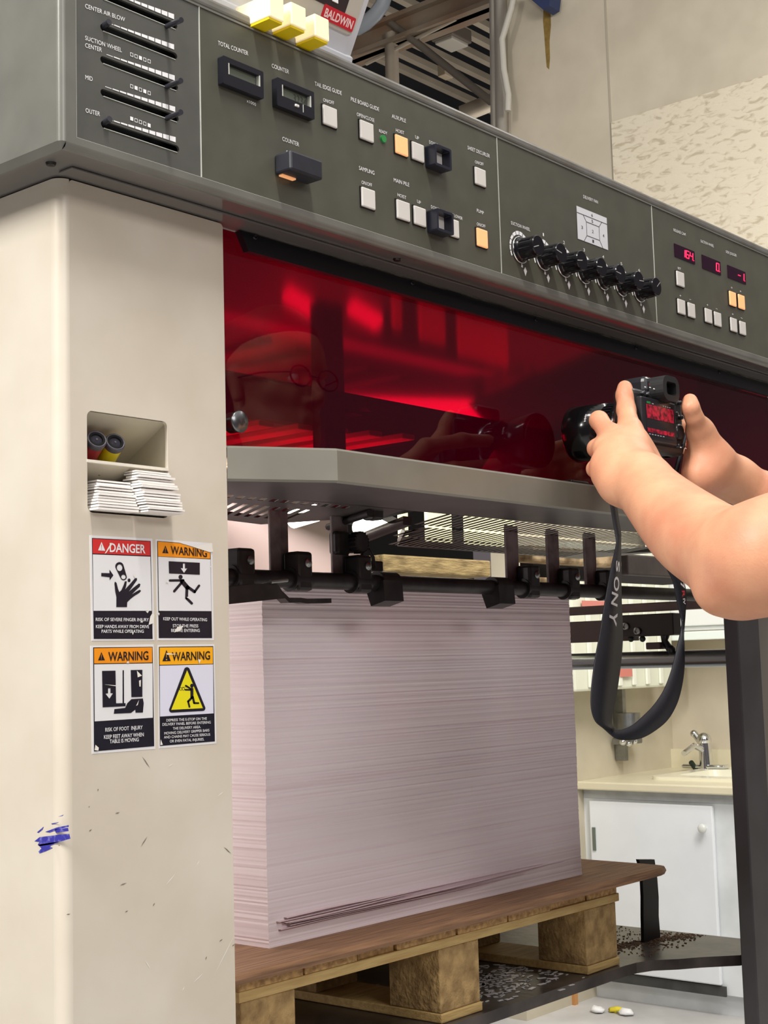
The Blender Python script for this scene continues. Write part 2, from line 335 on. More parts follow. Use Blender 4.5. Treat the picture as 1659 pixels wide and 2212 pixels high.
a = aty(1352, 1452, 3.346); MB().box(a.x-.05, a.x+.05, 3.343, 3.348, a.z-.02, a.z+.02).build('red_strip', REDL, vc); a = aty(1285, 1308, 3.346); MB().box(a.x-.1, a.x+.1, 3.343, 3.348, a.z-.02, a.z+.02).build('red_strip', REDL, vc)
cd = thing('cup_dispenser', (5.95, 3.5, -.5), 'steel cylinder dispenser mounted on the alcove wall beside the sink', 'dispenser')
a = aty(1357, 1540, 3.49); b = aty(1359, 1590, 3.49); MB().cyl(a, b, .055, n=24).build('barrel', STEEL, cd)
m_ = MB(); c_ = aty(1340, 1560, 3.54); m_.obox(c_, (.03, .05, .35)); m_.obox(aty(1355, 1600, 3.52), (.16, .07, .03), None, .006); m_.build('bracket', STEEL, cd)
m_ = MB()
for q in ((1345, 1603), (1358, 1606), (1370, 1602)): m_.sphere(aty(*q, 3.49), .016, 10, 6)
m_.build('nozzle', CHROME, cd)
# ================================================================== PRESS: LEFT COLUMN
YC = 1.061
pc = thing('press_column', (.9, 1.2, -H), 'tall cream enamel press column with warning stickers and an open pocket', 'machine column')
cub = rrect(.837, .935, .147, .242, .006)
m_ = MB(); plate(m_, rrect(.818, 1.0135, -H, .4575, .004), [cub], YC, YC+.004)
nq = 8; vs = []; 
for zz in (-H, .4575):
    for k in range(nq+1):
        a = math.radians(90*k/nq); vs.append((.818-.012*math.sin(a)*1.0, YC+.012-.012*math.cos(a), zz))
m_.add(vs, [(k, k+1, nq+2+k, nq+1+k) for k in range(nq)], True)
m_.box(.806, .810, YC+.012, 1.42, -H, .4575); m_.box(1.0095, 1.0135, YC+.004, 1.18, -H, .4575); m_.prism([(.806, 1.42, -H), (.810, 1.42, -H), (1.0135, 1.18, -H), (1.0095, 1.18, -H)], (0, 0, .4575+H))
m_.build('body', CREAM, pc, fix=False)
POC = mat('pocket_paint', (196,188,168), .45, var=.12, vscale=20)
m_ = MB(); x0, x1 = .8365, .9355
for (zt, zb) in ((.2415, .195), (.195, .1475)):
    m_.add([(x0, YC+.002, zt), (x1, YC+.002, zt), (x1, 1.148, zb+.0), (x0, 1.148, zb+.0)], [(0, 1, 2, 3)])
    m_.add([(x1, YC+.002, zt), (x1, 1.148, zb), (x1, YC+.002, zb)], [(0, 1, 2)]); m_.add([(x0, YC+.002, zt), (x0, 1.148, zb), (x0, YC+.002, zb)], [(0, 1, 2)])
    m_.add([(x0, YC+.002, zb), (x1, YC+.002, zb), (x1, 1.148, zb), (x0, 1.148, zb)], [(0, 1, 2, 3)])
m_.build('pocket', POC, pc, fix=False)
MB().box(x0, x1, YC-.0005, YC+.004, .1935, .1962).build('pocket_shelf', mat('shelf_edge', (226,220,206), .35), pc)
# screw holes in pocket
m_ = MB()
for (px, py) in ((252, 909), (214, 1021)):
    p = aty(px, py, 1.08); m_.sphere(p, (.0035, .001, .003), 7, 5)
m_.build('rivet', mat('teal_chip', (60,82,78), .6), pc)
# blue marker smear on the left flank
def LF(zx, zy): p = atx(zx/3.072, 1600+zy/3.072, .8057); return p
m_ = MB()
for poly in ([(228,668),(262,640),(345,630),(400,622),(460,618),(468,650),(400,670),(330,690),(265,700),(250,690),(262,672)],
             [(250,690),(330,678),(400,668),(330,700),(350,712),(300,735),(262,748),(255,735),(275,715)],
             [(245,608),(290,570),(282,590),(255,612)], [(300,605),(380,575),(456,560),(456,572),(380,590),(330,610)], [(340,550),(392,540),(380,548),(345,556)], [(385,505),(425,490),(415,500)], [(362,590),(452,578),(456,600),(370,612)]):
    pts = [LF(*q) for q in poly]; vs, fs = tri2d([(p.y, p.z) for p in pts]); m_.add([(.8057, v.x, v.y) for v in vs], fs)
m_.build('ink_smear', mat('blue_ink', (50,48,150), .5, var=.0, vscale=160, rgb2=(120,118,190), ramp=(.3,.5)), pc, 'smeared patch of blue ink', fix=False)
# scratches
SCR = mat('scratch_dark', (120,114,102), .7); SCRL = mat('scratch_light', (232,228,220), .5)
m_ = MB(); m2 = MB()
for (x_, y_, x2, y2) in ((935,705,978,635),(590,603,610,588),(795,962,842,943),(830,1140,850,1127),(1485,705,1535,750),(943,105,995,180),(1365,1455,1372,1430),(765,485,795,475),(650,335,652,318),(1455,1335,1478,1315),(1540,1365,1558,1350),(590,443,594,434),(1015,1100,1028,1075),(440,1155,468,1150),(390,700,394,690)):
    a = aty(x_/3.072, 1600+y_/3.072, YC-.0003); b = aty(x2/3.072, 1600+y2/3.072, YC-.0003); d = (b-a).normalized(); n_ = Vector((-d.z, 0, d.x))*.0006
    m_.add([a, a+n_+(b-a)*.4, b, a-n_+(b-a)*.6], [(0, 1, 2, 3)])
for (x_, y_, x2, y2) in ((1425,1550,1555,1290),(1280,1610,1350,1540),(1305,830,1325,790),(1100,960,1165,880),(1445,370,1485,335),(1115,175,1150,150),(960,1455,1000,1515),(1210,1660,1225,1630)):
    a = aty(x_/3.072, 1600+y_/3.072, YC-.0003); b = aty(x2/3.072, 1600+y2/3.072, YC-.0003); d = (b-a).normalized(); n_ = Vector((-d.z, 0, d.x))*.0005
    m2.add([a, a+n_+(b-a)*.4, b, a-n_+(b-a)*.6], [(0, 1, 2, 3)])
m_.build('scratches', SCR, pc, 'dark scratches', fix=False); m2.build('scratches', SCRL, pc, 'pale scratches', fix=False)
# ---- stickers
SB = mat('sticker_black', (26,24,38), .4, var=.3, vscale=60); SW = mat('sticker_white', (224,224,226), .4); SR = mat('sticker_red', (204,46,46), .4); SO = mat('sticker_orange', (238,146,22), .4); SY = mat('sticker_yellow', (226,214,26), .4); SOY = mat('sticker_amber', (244,172,22), .4)
PAPR = mat('torn_paper', (226,222,214), .7)
class Sticker:
    def __init__(s, ox, oy, label):
        s.ox = ox; s.oy = oy; s.label = label; s.base = None
    def p(s, zx, zy, off): return aty(s.ox+zx/5.53, s.oy+zy/5.53, YC-off)
    def poly(s, polys, m, name, off, thick=False):
        mb = MB()
        for po in polys:
            if isinstance(po, tuple): outer, holes = po
            else: outer, holes = po, []
            o3 = [s.p(*q, off) for q in outer]; h3 = [[s.p(*q, off) for q in h] for h in holes]
            vs, fs = tri2d([(p.x, p.z) for p in o3], [[(p.x, p.z) for p in h] for h in h3])
            mb.add([(v.x, YC-off, v.y) for v in vs], fs)
            if thick: 
                n = len(o3); mb.add([(p.x, YC-off, p.z) for p in o3]+[(p.x, YC, p.z) for p in o3], [(i, (i+1) % n, n+(i+1) % n, n+i) for i in range(n)])
        if s.base is None:
            s.base = mb.build(name, m, pc, s.label, fix=False); return s.base
        return mb.build(name, m, s.base, fix=False)
    def txt(s, lines, m, off=.0012, bold=.012, name='lettering'):
        mb = MB()
        for (b, x0, y0, x1, y1, cap) in lines: text(mb, b, s.p(x0, y0, off), s.p(x1, y1, off), cap, bold=bold)
        return mb.build(name, m, s.base, fix=False)
def circ(cx, cy, rx, ry=None, n=20, a0=0, a1=360):
    ry = ry or rx; return [(cx+rx*math.cos(math.radians(a0+(a1-a0)*k/n)), cy+ry*math.sin(math.radians(a0+(a1-a0)*k/n))) for k in range(n)]
def cap_(x0, y0, x1, y1, w, w2=None):
    w2 = w2 or w; a = math.atan2(y1-y0, x1-x0); out = []
    for k in range(9): t = a+math.pi/2+math.pi*k/8; out.append((x0+w/2*math.cos(t), y0+w/2*math.sin(t)))
    for k in range(9): t = a-math.pi/2+math.pi*k/8; out.append((x1+w2/2*math.cos(t), y1+w2/2*math.sin(t)))
    return out
PX = 1/5.53
s1 = Sticker(180, 1140, 'red-headed danger sticker with a hand caught in a chain link')
s1.poly([[(75,90),(825,130),(850,1345),(100,1350)]], SW, 'sticker', .0003, True)
s1.poly([[(103,122),(805,158),(828,1328),(125,1328)]], SB, 'frame', .0005)
s1.poly([[(113,318),(801,346),(816,992),(122,992)]], SW, 'field', .0007)
s1.poly([[(110,131),(799,164),(799,334),(113,306)]], SR, 'header', .0008)
s1.poly([[(215,540),(313,543),(313,500),(360,568),(315,628),(314,592),(215,580)],
         [(395,948),(396,830),(382,760),(372,660),(380,643),(398,660),(415,730),(430,768),(455,745),(480,690),(497,640),(520,640),(512,700),(500,735),(560,670),(615,605),(640,600),(642,625),(590,700),(545,762),(600,715),(665,665),(683,675),(675,705),(620,755),(582,795),(640,758),(675,740),(690,755),(670,778),(610,815),(565,850),(535,880),(525,890),(522,948)],
         (cap_(432,460,482,590,100,76), [circ(434,478,33,40), circ(480,588,27,27)]), circ(547,628,17,22)], SB, 'pictogram', .0010)
s1.poly([([(218,168),(262,276),(176,270)], [[(214,200),(222,200),(220,245),(216,245)], circ(218,256,5,5,8)])], SW, 'alert_triangle', .0010)
s1.txt([('DANGER',315,232,742,252,.0085)], SW, bold=.02)
s1.txt([('RISK OF SEVERE FINGER INJURY',148,1093,783,1098,.0031),('KEEP HANDS AWAY FROM DRIVE',150,1178,785,1180,.0031),('PARTS WHILE OPERATING',218,1235,722,1235,.0031)], SW)
s1.poly([[(780,1160),(800,1060),(825,1020),(850,1040),(838,1140)],[(680,1130),(700,1110),(712,1132)],[(255,310),(330,180),(350,190),(275,300)],[(575,1220),(600,1260),(590,1280)],[(590,555),(635,575),(620,600)],[(745,1000),(785,990),(770,1020)]], PAPR, 'torn_patches', .0014)
s2 = Sticker(180, 1140, 'orange-headed warning sticker with a figure under a falling block and a torn corner')
s2.poly([[(862,135),(1540,185),(1560,1345),(885,1345)]], SW, 'sticker', .0003, True)
s2.poly([[(882,158),(1140,178),(1290,222),(1520,290),(1538,1318),(902,1318)]], SB, 'frame', .0005)
s2.poly([[(893,346),(1518,378),(1530,996),(905,992)]], SW, 'field', .0007)
s2.poly([[(889,165),(1140,184),(1290,228),(1514,295),(1514,370),(893,342)]], SO, 'header', .0008)
s2.poly([([(1020,400),(1392,418),(1392,562),(1025,545)], [[(1190,427),(1215,427),(1215,485),(1243,485),(1203,540),(1163,482),(1190,482)]]), circ(1162,588,24,26),
         cap_(1036,630,1195,628,28), cap_(1180,640,1245,715,52), cap_(1175,655,1087,758,30), cap_(1245,705,1330,765,34), cap_(1330,765,1383,692,28), cap_(1238,715,1234,840,34), cap_(1238,845,1296,903,30)], SB, 'pictogram', .0010)
s2.poly([([(981,212),(1018,306),(944,302)], [[(977,240),(985,240),(983,280),(979,280)], circ(981,290,5,5,8)])], SB, 'alert_triangle', .0010)
s2.txt([('WARNING',1045,262,1478,302,.0080)], SB, bold=.015)
s2.txt([('KEEP OUT WHILE OPERATING',955,1085,1478,1098,.0031),('STOP THE PRESS',1068,1170,1373,1172,.0031),('BEFORE ENTERING',1050,1224,1391,1226,.0031)], SW)
s2.poly([[(1300,225),(1530,180),(1552,285),(1510,292)],[(1120,1190),(1200,1165),(1160,1230),(1085,1250)],[(985,655),(1000,620),(1020,660)],[(1235,830),(1262,820),(1265,850)],[(885,1010),(912,1020),(905,1050)],[(1505,455),(1550,460),(1520,470)]], PAPR, 'torn_patches', .0014)
s3 = Sticker(180, 1380, 'orange-headed warning sticker with a shoe under a descending table')
s3.poly([[(85,85),(840,65),(860,1315),(105,1375)]], SW, 'sticker', .0003, True)
s3.poly([[(118,102),(828,95),(847,1282),(128,1345)]], SB, 'frame', .0005)
s3.poly([[(130,305),(826,292),(830,942),(136,986)]], SW, 'field', .0007)
s3.poly([[(128,112),(822,102),(822,282),(130,294)]], SO, 'header', .0008)
s3.poly([([(225,383),(385,380),(392,770),(505,768),(505,805),(232,818)], [[(296,590),(325,590),(325,648),(355,650),(312,715),(265,655),(296,650)]]), [(470,375),(485,375),(487,770),(470,770)], [(567,373),(706,370),(706,693),(575,697)],
         [(575,720),(712,712),(722,770),(712,880),(625,882),(622,845),(570,885),(365,895),(372,840),(500,825),(525,770)]], SB, 'pictogram', .0010)
s3.poly([([(217,158),(258,256),(176,258)], [[(213,185),(221,185),(219,230),(215,230)], circ(217,241,5,5,8)])], SB, 'alert_triangle', .0010)
s3.txt([('WARNING',300,208,778,196,.0085)], SB, bold=.015)
s3.txt([('RISK OF FOOT  INJURY',262,1085,708,1055,.0036),('KEEP FEET AWAY WHEN',247,1172,722,1140,.0036),('TABLE IS MOVING',315,1225,662,1200,.0036)], SW)
s3.poly([[(135,1330),(145,1265),(185,1300),(180,1335)],[(640,380),(700,440),(650,460)],[(515,290),(535,262),(548,290)],[(250,545),(390,555),(385,565)],[(665,500),(688,490),(685,570),(670,570)],[(630,800),(665,730),(650,790)]], PAPR, 'torn_patches', .0014)
s4 = Sticker(180, 1380, 'amber-headed warning sticker with a yellow triangle and six lines of print')
s4.poly([[(890,75),(1565,65),(1590,1250),(905,1310)]], SW, 'sticker', .0003, True)
s4.poly([[(903,95),(1552,88),(1572,1225),(916,1280)]], SB, 'frame', .0005)
s4.poly([[(912,320),(1550,305),(1556,890),(916,928)]], mat('sticker_cool_white', (216,216,232), .4), 'field', .0007)
s4.poly([[(912,104),(1546,98),(1548,298),(912,310)]], SOY, 'header', .0008)
tri = []
for (cx_, cy_, a0) in ((1238,372,205), (1425,828,-35), (1058,848,85)):
    for k in range(7): a = math.radians(a0+130*k/6); tri.append((cx_+34*math.cos(a), cy_+34*math.sin(a)))
s4.poly([(tri, [])], SB, 'triangle_border', .0009)
s4.poly([[(1240,375),(1428,828),(1050,848)]], SY, 'triangle_fill', .0010)
s4.poly([circ(1297,560,21,24), cap_(1297,600,1297,700,36), cap_(1275,592,1225,560,22), cap_(1285,610,1220,608,20), cap_(1300,700,1252,748,26), cap_(1252,748,1268,812,22), cap_(1308,695,1324,765,26), cap_(1324,768,1375,768,22),
         (circ(1165,598,17,20), [circ(1165,598,12,15)]), (circ(1195,598,17,20), [circ(1195,598,12,15)]), cap_(1180,576,1250,576,3)], SB, 'pictogram', .0011)
s4.poly([([(994,132),(1045,265),(945,268)], [[(989,165),(999,165),(997,225),(991,225)], circ(995,247,9,9,10)])], SB, 'alert_triangle', .0010)
s4.txt([('WARNING',1060,208,1515,194,.0085)], SB, bold=.015)
s4.txt([('DEPRESS THE E-STOP ON THE',993,972,1475,950,.0026),('DELIVERY PANEL BEFORE ENTERING',945,1022,1522,995,.0026),('THE DELIVERY AREA.',1070,1070,1404,1050,.0026),('MOVING DELIVERY GRIPPER BARS',967,1128,1505,1090,.0026),('AND CHAINS MAY CAUSE SERIOUS',963,1175,1515,1140,.0026),('OR EVEN FATAL INJURIES.',1033,1222,1443,1197,.0026)], SW, bold=.006)
s4.poly([[(920,1270),(925,1200),(950,1265)],[(1370,240),(1405,250),(1385,300)],[(995,170),(1130,185),(1000,190)]], PAPR, 'torn_patches', .0014)
# ---- film canisters in the upper pocket, each a thing
for (px, py, cr, lb) in ((208, 951, (160,32,42), 'dark red canister with black-rimmed end in the upper pocket'), (248, 957, (216,200,16), 'yellow canister with black-rimmed end in the upper pocket')):
    c = aty(px, py, 1.072); nrm = Vector((-.28, -.82, .42)).normalized(); L = .052
    t = thing('canister', (c.x, c.y, c.z-.02), lb, 'canister', None)
    e = c-nrm*L
    MB().cyl(c-nrm*.003, e, .0093, n=32).build('tube', mat('tube%d' % px, cr, .3), t)
    MB().lathe(c-nrm*.004, nrm, [(0, .0097), (.005, .0099), (.0065, .0092), (.0065, .0078), (.002, .0076), (.002, .0058), (.0045, .0055), (.0045, .0015), (.006, .001)], 32).build('cap', mat('cap_plastic', (70,68,78), .3), t)
    MB().lathe(c+nrm*.0001, nrm, [(0, .0077), (.0021, .0077), (.0021, .0058), (0, .0058)], 32, False).build('cap_groove', HOLE, t)
# ---- white card slips in the lower pocket
CARD = mat('white_card', (236,232,228), .6); 
def slip(x0, x1, y0, y1, z, t, tilt, name, lb, gp):
    m = MB(); R = Matrix.Rotation(tilt, 3, 'X'); c = Vector(((x0+x1)/2, (y0+y1)/2, z)); m.obox(c, (x1-x0, y1-y0, t), R)
    return tag(m.build('paper_slip', CARD), lb, 'paper slip', gp)
z = .1500
for k in range(11):
    t = .0014+.0008*random.random(); xo = random.uniform(-.0015, .0015); yo = random.uniform(-.002, .003)
    y0 = 1.048+yo+k*.0012
    slip(.8395+k*.0009+xo*.5, .8875+xo, y0, max(y0+.02, 1.126-k*.0066), z, t, 0, '', 'white paper slip in the lower stack beside the pocket wall', 'lower stack of slips'); z += t+.0009
z = .1500
for k in range(16):
    t = .0014+.0008*random.random(); xo = random.uniform(-.0012, .0012); yo = random.uniform(-.002, .003)
    y0 = 1.036+yo+k*.0012
    slip(.8895+xo, .9345+xo*.3 - (0 if k < 14 else .003), y0, max(y0+.02, 1.120-k*.0045), z, t, 0, '', 'white paper slip in the taller stack jutting out of the pocket', 'taller stack of slips'); z += t+.0009
# ================================================================== CONTROL CONSOLE
cc = thing('control_console', (1.5, 1.2, .459), 'long dark grey press control console with buttons, knobs and counters', 'control panel')
XL, XR, ZB, ZT = .762, 2.75, .459, .660
YP = 1.0
P = lambda px, py, off=0: aty(px, py, YP-off)
m_ = MB()
# front frame with opening, hull behind
fz0, fz1 = .4715, .6435; fx0 = P(165, 200).x
bm = bmesh.new(); bmesh.ops.create_cube(bm, size=1)
plate(m_, [(XL+.006, ZB+.006), (XR, ZB+.006), (XR, .6455), (XL+.006, .6455)], [[(fx0, fz0), (fx0, fz1), (XR-.02, fz1), (XR-.02, fz0)]], YP, YP+.004)
bm.free()
def strip(prof, x0, x1):      # profile in y,z swept along x
    n = len(prof); m_.add([(x0, p[0], p[1]) for p in prof]+[(x1, p[0], p[1]) for p in prof], [(i, i+1, n+i+1, n+i) for i in range(n-1)], True)
arc = [(YP+.006-.006*math.cos(math.radians(a)), ZB+.006-.006*math.sin(math.radians(a))) for a in range(0, 91, 15)]
strip(arc, XL+.006, XR)
# left corner round and flank
cr_ = [(XL+.006-.006*math.sin(math.radians(a)), YP+.006-.006*math.cos(math.radians(a))) for a in range(0, 91, 15)]
n = len(cr_); m_.add([(p[0], p[1], ZB+.006) for p in cr_]+[(p[0], p[1], ZT) for p in cr_], [(i, i+1, n+i+1, n+i) for i in range(n-1)], True)
m_.add([(XL, YP+.006, ZB+.006), (XL, 1.60, ZB+.006), (XL, 1.60, ZT), (XL, YP+.006, ZT)], [(0, 1, 2, 3)])
m_.add([(XL, YP+.006, ZB+.006), (XL, 1.6, ZB+.006), (XL+.006, 1.6, ZB), (XL+.006, YP+.006, ZB)], [(0, 1, 2, 3)])
m_.add([(p[0], p[1], ZB+.006) for p in cr_]+[(XL+.006, YP+.006, ZB)], [(i, i+1, n) for i in range(n-1)])
m_.add([(XL, 1.6, ZB), (XR, 1.6, ZB), (XR, 1.6, ZT), (XL, 1.6, ZT)], [(0, 1, 2, 3)])
m_.add([(XR, YP, ZB), (XR, 1.6, ZB), (XR, 1.6, ZT), (XR, YP, ZT)], [(0, 1, 2, 3)])
m_.build('housing', GREY, cc, fix=False)
m_ = MB(); m_.box(XL+.003, XR, YP+.003, 1.6, .6475, ZT, .004, 3); m_.build('top_rim', mat('rim_grey', (116,116,112), .28, var=.35, vscale=25, rgb2=(104,100,92)), cc)
MB().box(XL+.02, XR-.02, YP+.035, YP+.05, ZB+.004, .645).build('inner_plate', HOLE, cc)
# lower maintenance cover seen from below
q0 = atz(168, 361, ZB)
MB().box(XL+.006, XR, YP+.006, 1.60, ZB, ZB+.003).build('underside', mat('under_gloss', (92,90,88), .09), cc)
MB().box(.80, 2.7, 1.033, 1.053, ZB-.0025, ZB-.0002, .001).build('underside_cover', mat('under_grey', (92,90,88), .09), cc)
m_ = MB()
for (px, py) in ((110, 353), (858, 560)):
    p = atz(px, py, ZB-.0005); m_.cyl(p+Vector((0, 0, .001)), p-Vector((0, 0, .002)), .0052, .004, 16); m_.cyl(p-Vector((0, 0, .0018)), p-Vector((0, 0, .0022)), .0018, None, 8)
m_.build('bolt', mat('dark_bolt', (52,50,48), .3, .7), cc)
# panel plates
xs = [fx0, P(433.5, 200).x, P(1079, 440).x, P(1414, 570).x, XR-.02]
slots = []
def slotshape(a, b, r):
    a = Vector((a.x, a.z)); b = Vector((b.x, b.z)); out = []
    for k in range(9): t = math.radians(90+180*k/8); out.append((a.x+r+r*math.cos(t), a.y+r*math.sin(t)))
    for k in range(9): t = math.radians(-90+180*k/8); out.append((b.x-r+r*math.cos(t), a.y+r*math.sin(t)))
    return out
SL = [((218, -13), (385, 56)), ((218.5, 56), (385, 121)), ((218.5, 126), (386.5, 189)), ((219, 197), (388, 256)), ((220, 266), (389, 322))]
for a, b in SL: slots.append(slotshape(P(*a), P(*b), .0034))
for i in range(4):
    m_ = MB(); o = [(xs[i]+.0004, fz0+.0003), (xs[i+1]-.0004, fz0+.0003), (xs[i+1]-.0004, fz1-.0003), (xs[i]+.0004, fz1-.0003)]
    plate(m_, o, slots if i == 0 else [], YP+.0012, YP+.004); m_.build('face_plate', PANEL2 if i == 0 else PANEL, cc, fix=False)
m_ = MB()
for i in range(4):
    x = xs[i]; m_.box(x-.0005, x+.0005, YP+.0003, YP+.0011, fz0, fz1)
m_.box(fx0, XR-.02, YP+.0003, YP+.0011, fz0-.0004, fz0+.0004); m_.build('bright_seam', LINE, cc, fix=False)
# sliders: slots' bright lower lip, levers
for i, (a, b) in enumerate(SL):
    a = P(*a); b = P(*b); m_ = MB()
    m_.box(a.x+.003, b.x-.003, YP+.0004, YP+.003, a.z-.0039, a.z-.0034); m_.build('slot_lip', LINE, cc, fix=False)
    left = i in (1, 4)
    base = Vector(((a.x+.005) if left else (b.x-.010), YP+.030, a.z-(.001 if left else .001)))
    tip = Vector(((a.x+.0045), YP-.006, a.z+.0035)) if left else P(392 if i == 0 else 391, (43, 0, 174, 242, 0)[i], .024)
    MB().tube([base, base.lerp(tip, .5), tip], [.0030, .0030, .0030] if left else [.0022, .0024, .0026], 14).build('lever', mat('lever_black', (48,48,54), .25), cc)
    # tapered segment scale
    m_ = MB(); s0 = P((228, 232, 231, 228, 231)[i], (-16, 46, 117, 182, 256)[i]).x; z0 = a.z+.0058; xe = P(379, 110).x
    if i == 0: s0 = P(231, 40).x
    xe = P((378.5, 378.5, 380, 381, 382)[i], (30, 98, 165, 228, 295)[i]).x
    for k in range(10):
        u0 = s0+(xe-s0)*k/10; u1 = s0+(xe-s0)*(k+.88)/10; h = .0003+.0048*(k+.5)/10
        m_.add([(u0, YP+.0006, z0), (u1, YP+.0006, z0), (u1, YP+.0006, z0+h*1.05), (u0, YP+.0006, z0+h*.95)], [(0, 1, 2, 3)])
    m_.build('scale_marks', WHITE, cc, fix=False)
    if i >= 2:
        pat = {2: '00100', 3: '01010', 4: '10001'}[i]; m_ = MB()
        for k, ch in enumerate(pat):
            c = P(285.5+k*9.4, (117.5, 186, 256)[i-2]+k*3.6); h = .0018
            if ch == '1': m_.add([(c.x-h, YP+.0006, c.z-h), (c.x+h, YP+.0006, c.z-h), (c.x+h, YP+.0006, c.z+h), (c.x-h, YP+.0006, c.z+h)], [(0, 1, 2, 3)])
            else:
                vs, fs = tri2d([(c.x-h, c.z-h), (c.x+h, c.z-h), (c.x+h, c.z+h), (c.x-h, c.z+h)], [[(c.x-h*.72, c.z-h*.72), (c.x+h*.72, c.z-h*.72), (c.x+h*.72, c.z+h*.72), (c.x-h*.72, c.z+h*.72)]]); m_.add([(v.x, YP+.0006, v.y) for v in vs], fs)
        m_.build('row_symbol', WHITE, cc, fix=False)
def words_(name, items):
    m_ = MB()
    for (b, x0, y0, x1, y1, cap) in items: text(m_, b, P(x0, y0, -.0006), P(x1, y1, -.0006), cap)
    return m_.build(name, WHITE, cc, fix=False)
words_('lettering', [('CENTER AIR BLOW',184,12,270,42,.0043),('SUCTION WHEEL',184,81,263,108,.0043),('CENTER',184,97,220,107.5,.0043),('MID',184.5,166,200,170.5,.0043),('OUTER',185,237.5,216,246,.0043)])
words_('lettering', [('TOTAL COUNTER',471,92,536,115,.0047),('x1000',533,217,553,226,.0034),('COUNTER',587,141,624,155,.0047),('TAIL EDGE GUIDE',680,180,738,201,.0047),('ON/OFF',698,215,721.5,222.5,.0040),
 ('PILE BOARD GUIDE',758,213,818.7,236,.0047),('OPEN/CLOSE',770.8,246,808.5,260,.0042),('READY',819,282,836.5,287.5,.0036),('AUX.PILE',846.4,250,876.7,261,.0047),('HOIST',855,280.5,873,287,.0040),('UP',897,295,905,299,.0040),('DOWN',927,306,945,313,.0040),
 ('SHEET DECURLER',1010,318,1058,337,.0047),('ON/OFF',1026,349,1044.5,355,.0040),('COUNTER',610,299,646,312,.0047),('ON/OFF',618,328,641,336,.0040),('SAMPLING',775.5,362,808.7,373.5,.0047),('ON/OFF',781,393,803.5,400,.0040),('MAIN PILE',850.6,388,884,399,.0047),
 ('HOIST',858.6,420,877.5,427,.0040),('UP',901,434,909,438,.0040),('DOWN',931,446,950,453,.0040),('CONST LOWER',962,458,999,472,.0040),('PUMP',1030,454,1045,460,.0044),('ON/OFF',1030,483,1048.5,489,.0040)])
words_('lettering', [('SUCTION WHEEL',1104,480.5,1145,496,.0044),('1',1172.5,506,1175,507,.0044),('2',1216.5,523,1220,524,.0044),('3',1260,539,1263.5,540,.0044),('4',1301,554,1305,555,.0044),('5',1340.5,569,1344,570,.0044),('6',1379,583,1382.5,584,.0044),('DELIVERY FAN',1260,424,1291.5,436.5,.0046)])
words_('lettering', [('RELEASE CAM',1455,496,1481,506.5,.0044),('SUCTION WHEEL',1513.4,520,1542,531.5,.0042),('SIDE JOGGER',1568,543,1591,552,.0042),('SET',1464,578.5,1471,581,.0034),('+',1468,638,1471.5,639,.004),('-',1489,645,1493,646.5,.004),('+',1526.5,658,1530,659,.004),('-',1546,665,1550,667,.004),('+',1581,678,1584.5,679,.004),('-',1600,685,1604,687,.004),('s',1579,620,1582,621,.003),('s',1598,628,1601,629,.003)])
# buttons
def button(tl, br, m=BUTTON, name='push_button', label=None):
    a = P(*tl); b = P(*br); rim = MB(); rim.box(a.x-.0008, b.x+.0008, YP-.0003, YP+.003, b.z-.0008, a.z+.0008); r = rim.build('push_button' if not label else 'push_button', HOLE, cc, label)
    MB().box(a.x, b.x, YP-.0022, YP+.002, b.z, a.z, .0012, 2).build('button_cap', m, r)
for tl, br in (((695.7,225),(726.5,279)), ((775.6,258),(805.4,310)), ((888,305),(914.5,353)), ((1024,360),(1048,406)), ((779,403),(809,455)), ((855,430),(884,480.5)), ((892,443.5),(918.6,492)), ((966,470),(990,516)),
               ((1459.6,584.7),(1477,622)), ((1462,644.6),(1479,681.5)), ((1484,652.6),(1500.4,688.7)), ((1521,665),(1537,700)), ((1541,672.4),(1557,707.4)), ((1576,685),(1591,719)), ((1595.7,692.6),(1610,725.5)), ((929,324),(956,369)), ((932,461),(960,507))): button(tl, br)
for tl, br in (((852,289.5),(879.6,340)), ((1028,491.5),(1052,538)), ((1573.7,628),(1589,663.4)), ((1593,635),(1607.7,670))): button(tl, br, AMBER, label='push_button glowing pale orange')
c = P(828, 300); MB().cyl((c.x, YP+.002, c.z), (c.x, YP-.0012, c.z), .0046, .0042, 20).build('indicator_lamp', mat('green_led', (52,140,74), .3), cc, 'green indicator lamp')
# button guards (open square tubes)
for (tl, br) in (((921, 318), (962.5, 373)), ((925, 457), (967, 511))):
    a = P(*tl); b = P(*br); w_ = .0028; m_ = MB()
    vs, fs = tri2d([(a.x, b.z), (b.x, b.z), (b.x, a.z), (a.x, a.z)], [[(a.x+w_, b.z+w_), (b.x-w_, b.z+w_), (b.x-w_, a.z-w_), (a.x+w_, a.z-w_)]])
    plate(m_, rrect(a.x-.002, b.x-.006, b.z-.003, a.z+.001, .002, 3), [rrect(a.x+.001, b.x-.009, b.z, a.z-.002, .001, 3)], YP-.014, YP+.001)
    m_.build('button_guard', mat('guard_black', (34,36,48), .28), cc, 'black open square guard', fix=False)
# lower counter cover
a = P(596, 332, .0); b = P(668, 398, 0)
gb = MB().box(P(594, 333).x, P(664, 380).x, YP-.022, YP+.001, P(600, 378).z, P(600, 336).z, .0022).build('counter_cover', mat('cover_black', (36,37,46), .5, var=.2, vscale=80), cc, 'black box cover over a lit switch')
m_ = MB(); zz = P(600, 378).z; m_.box(P(601, 380).x, P(630, 380).x, YP-.006, YP-.001, zz-.0016, zz+.001); m_.build('switch_light', AMBER, gb)
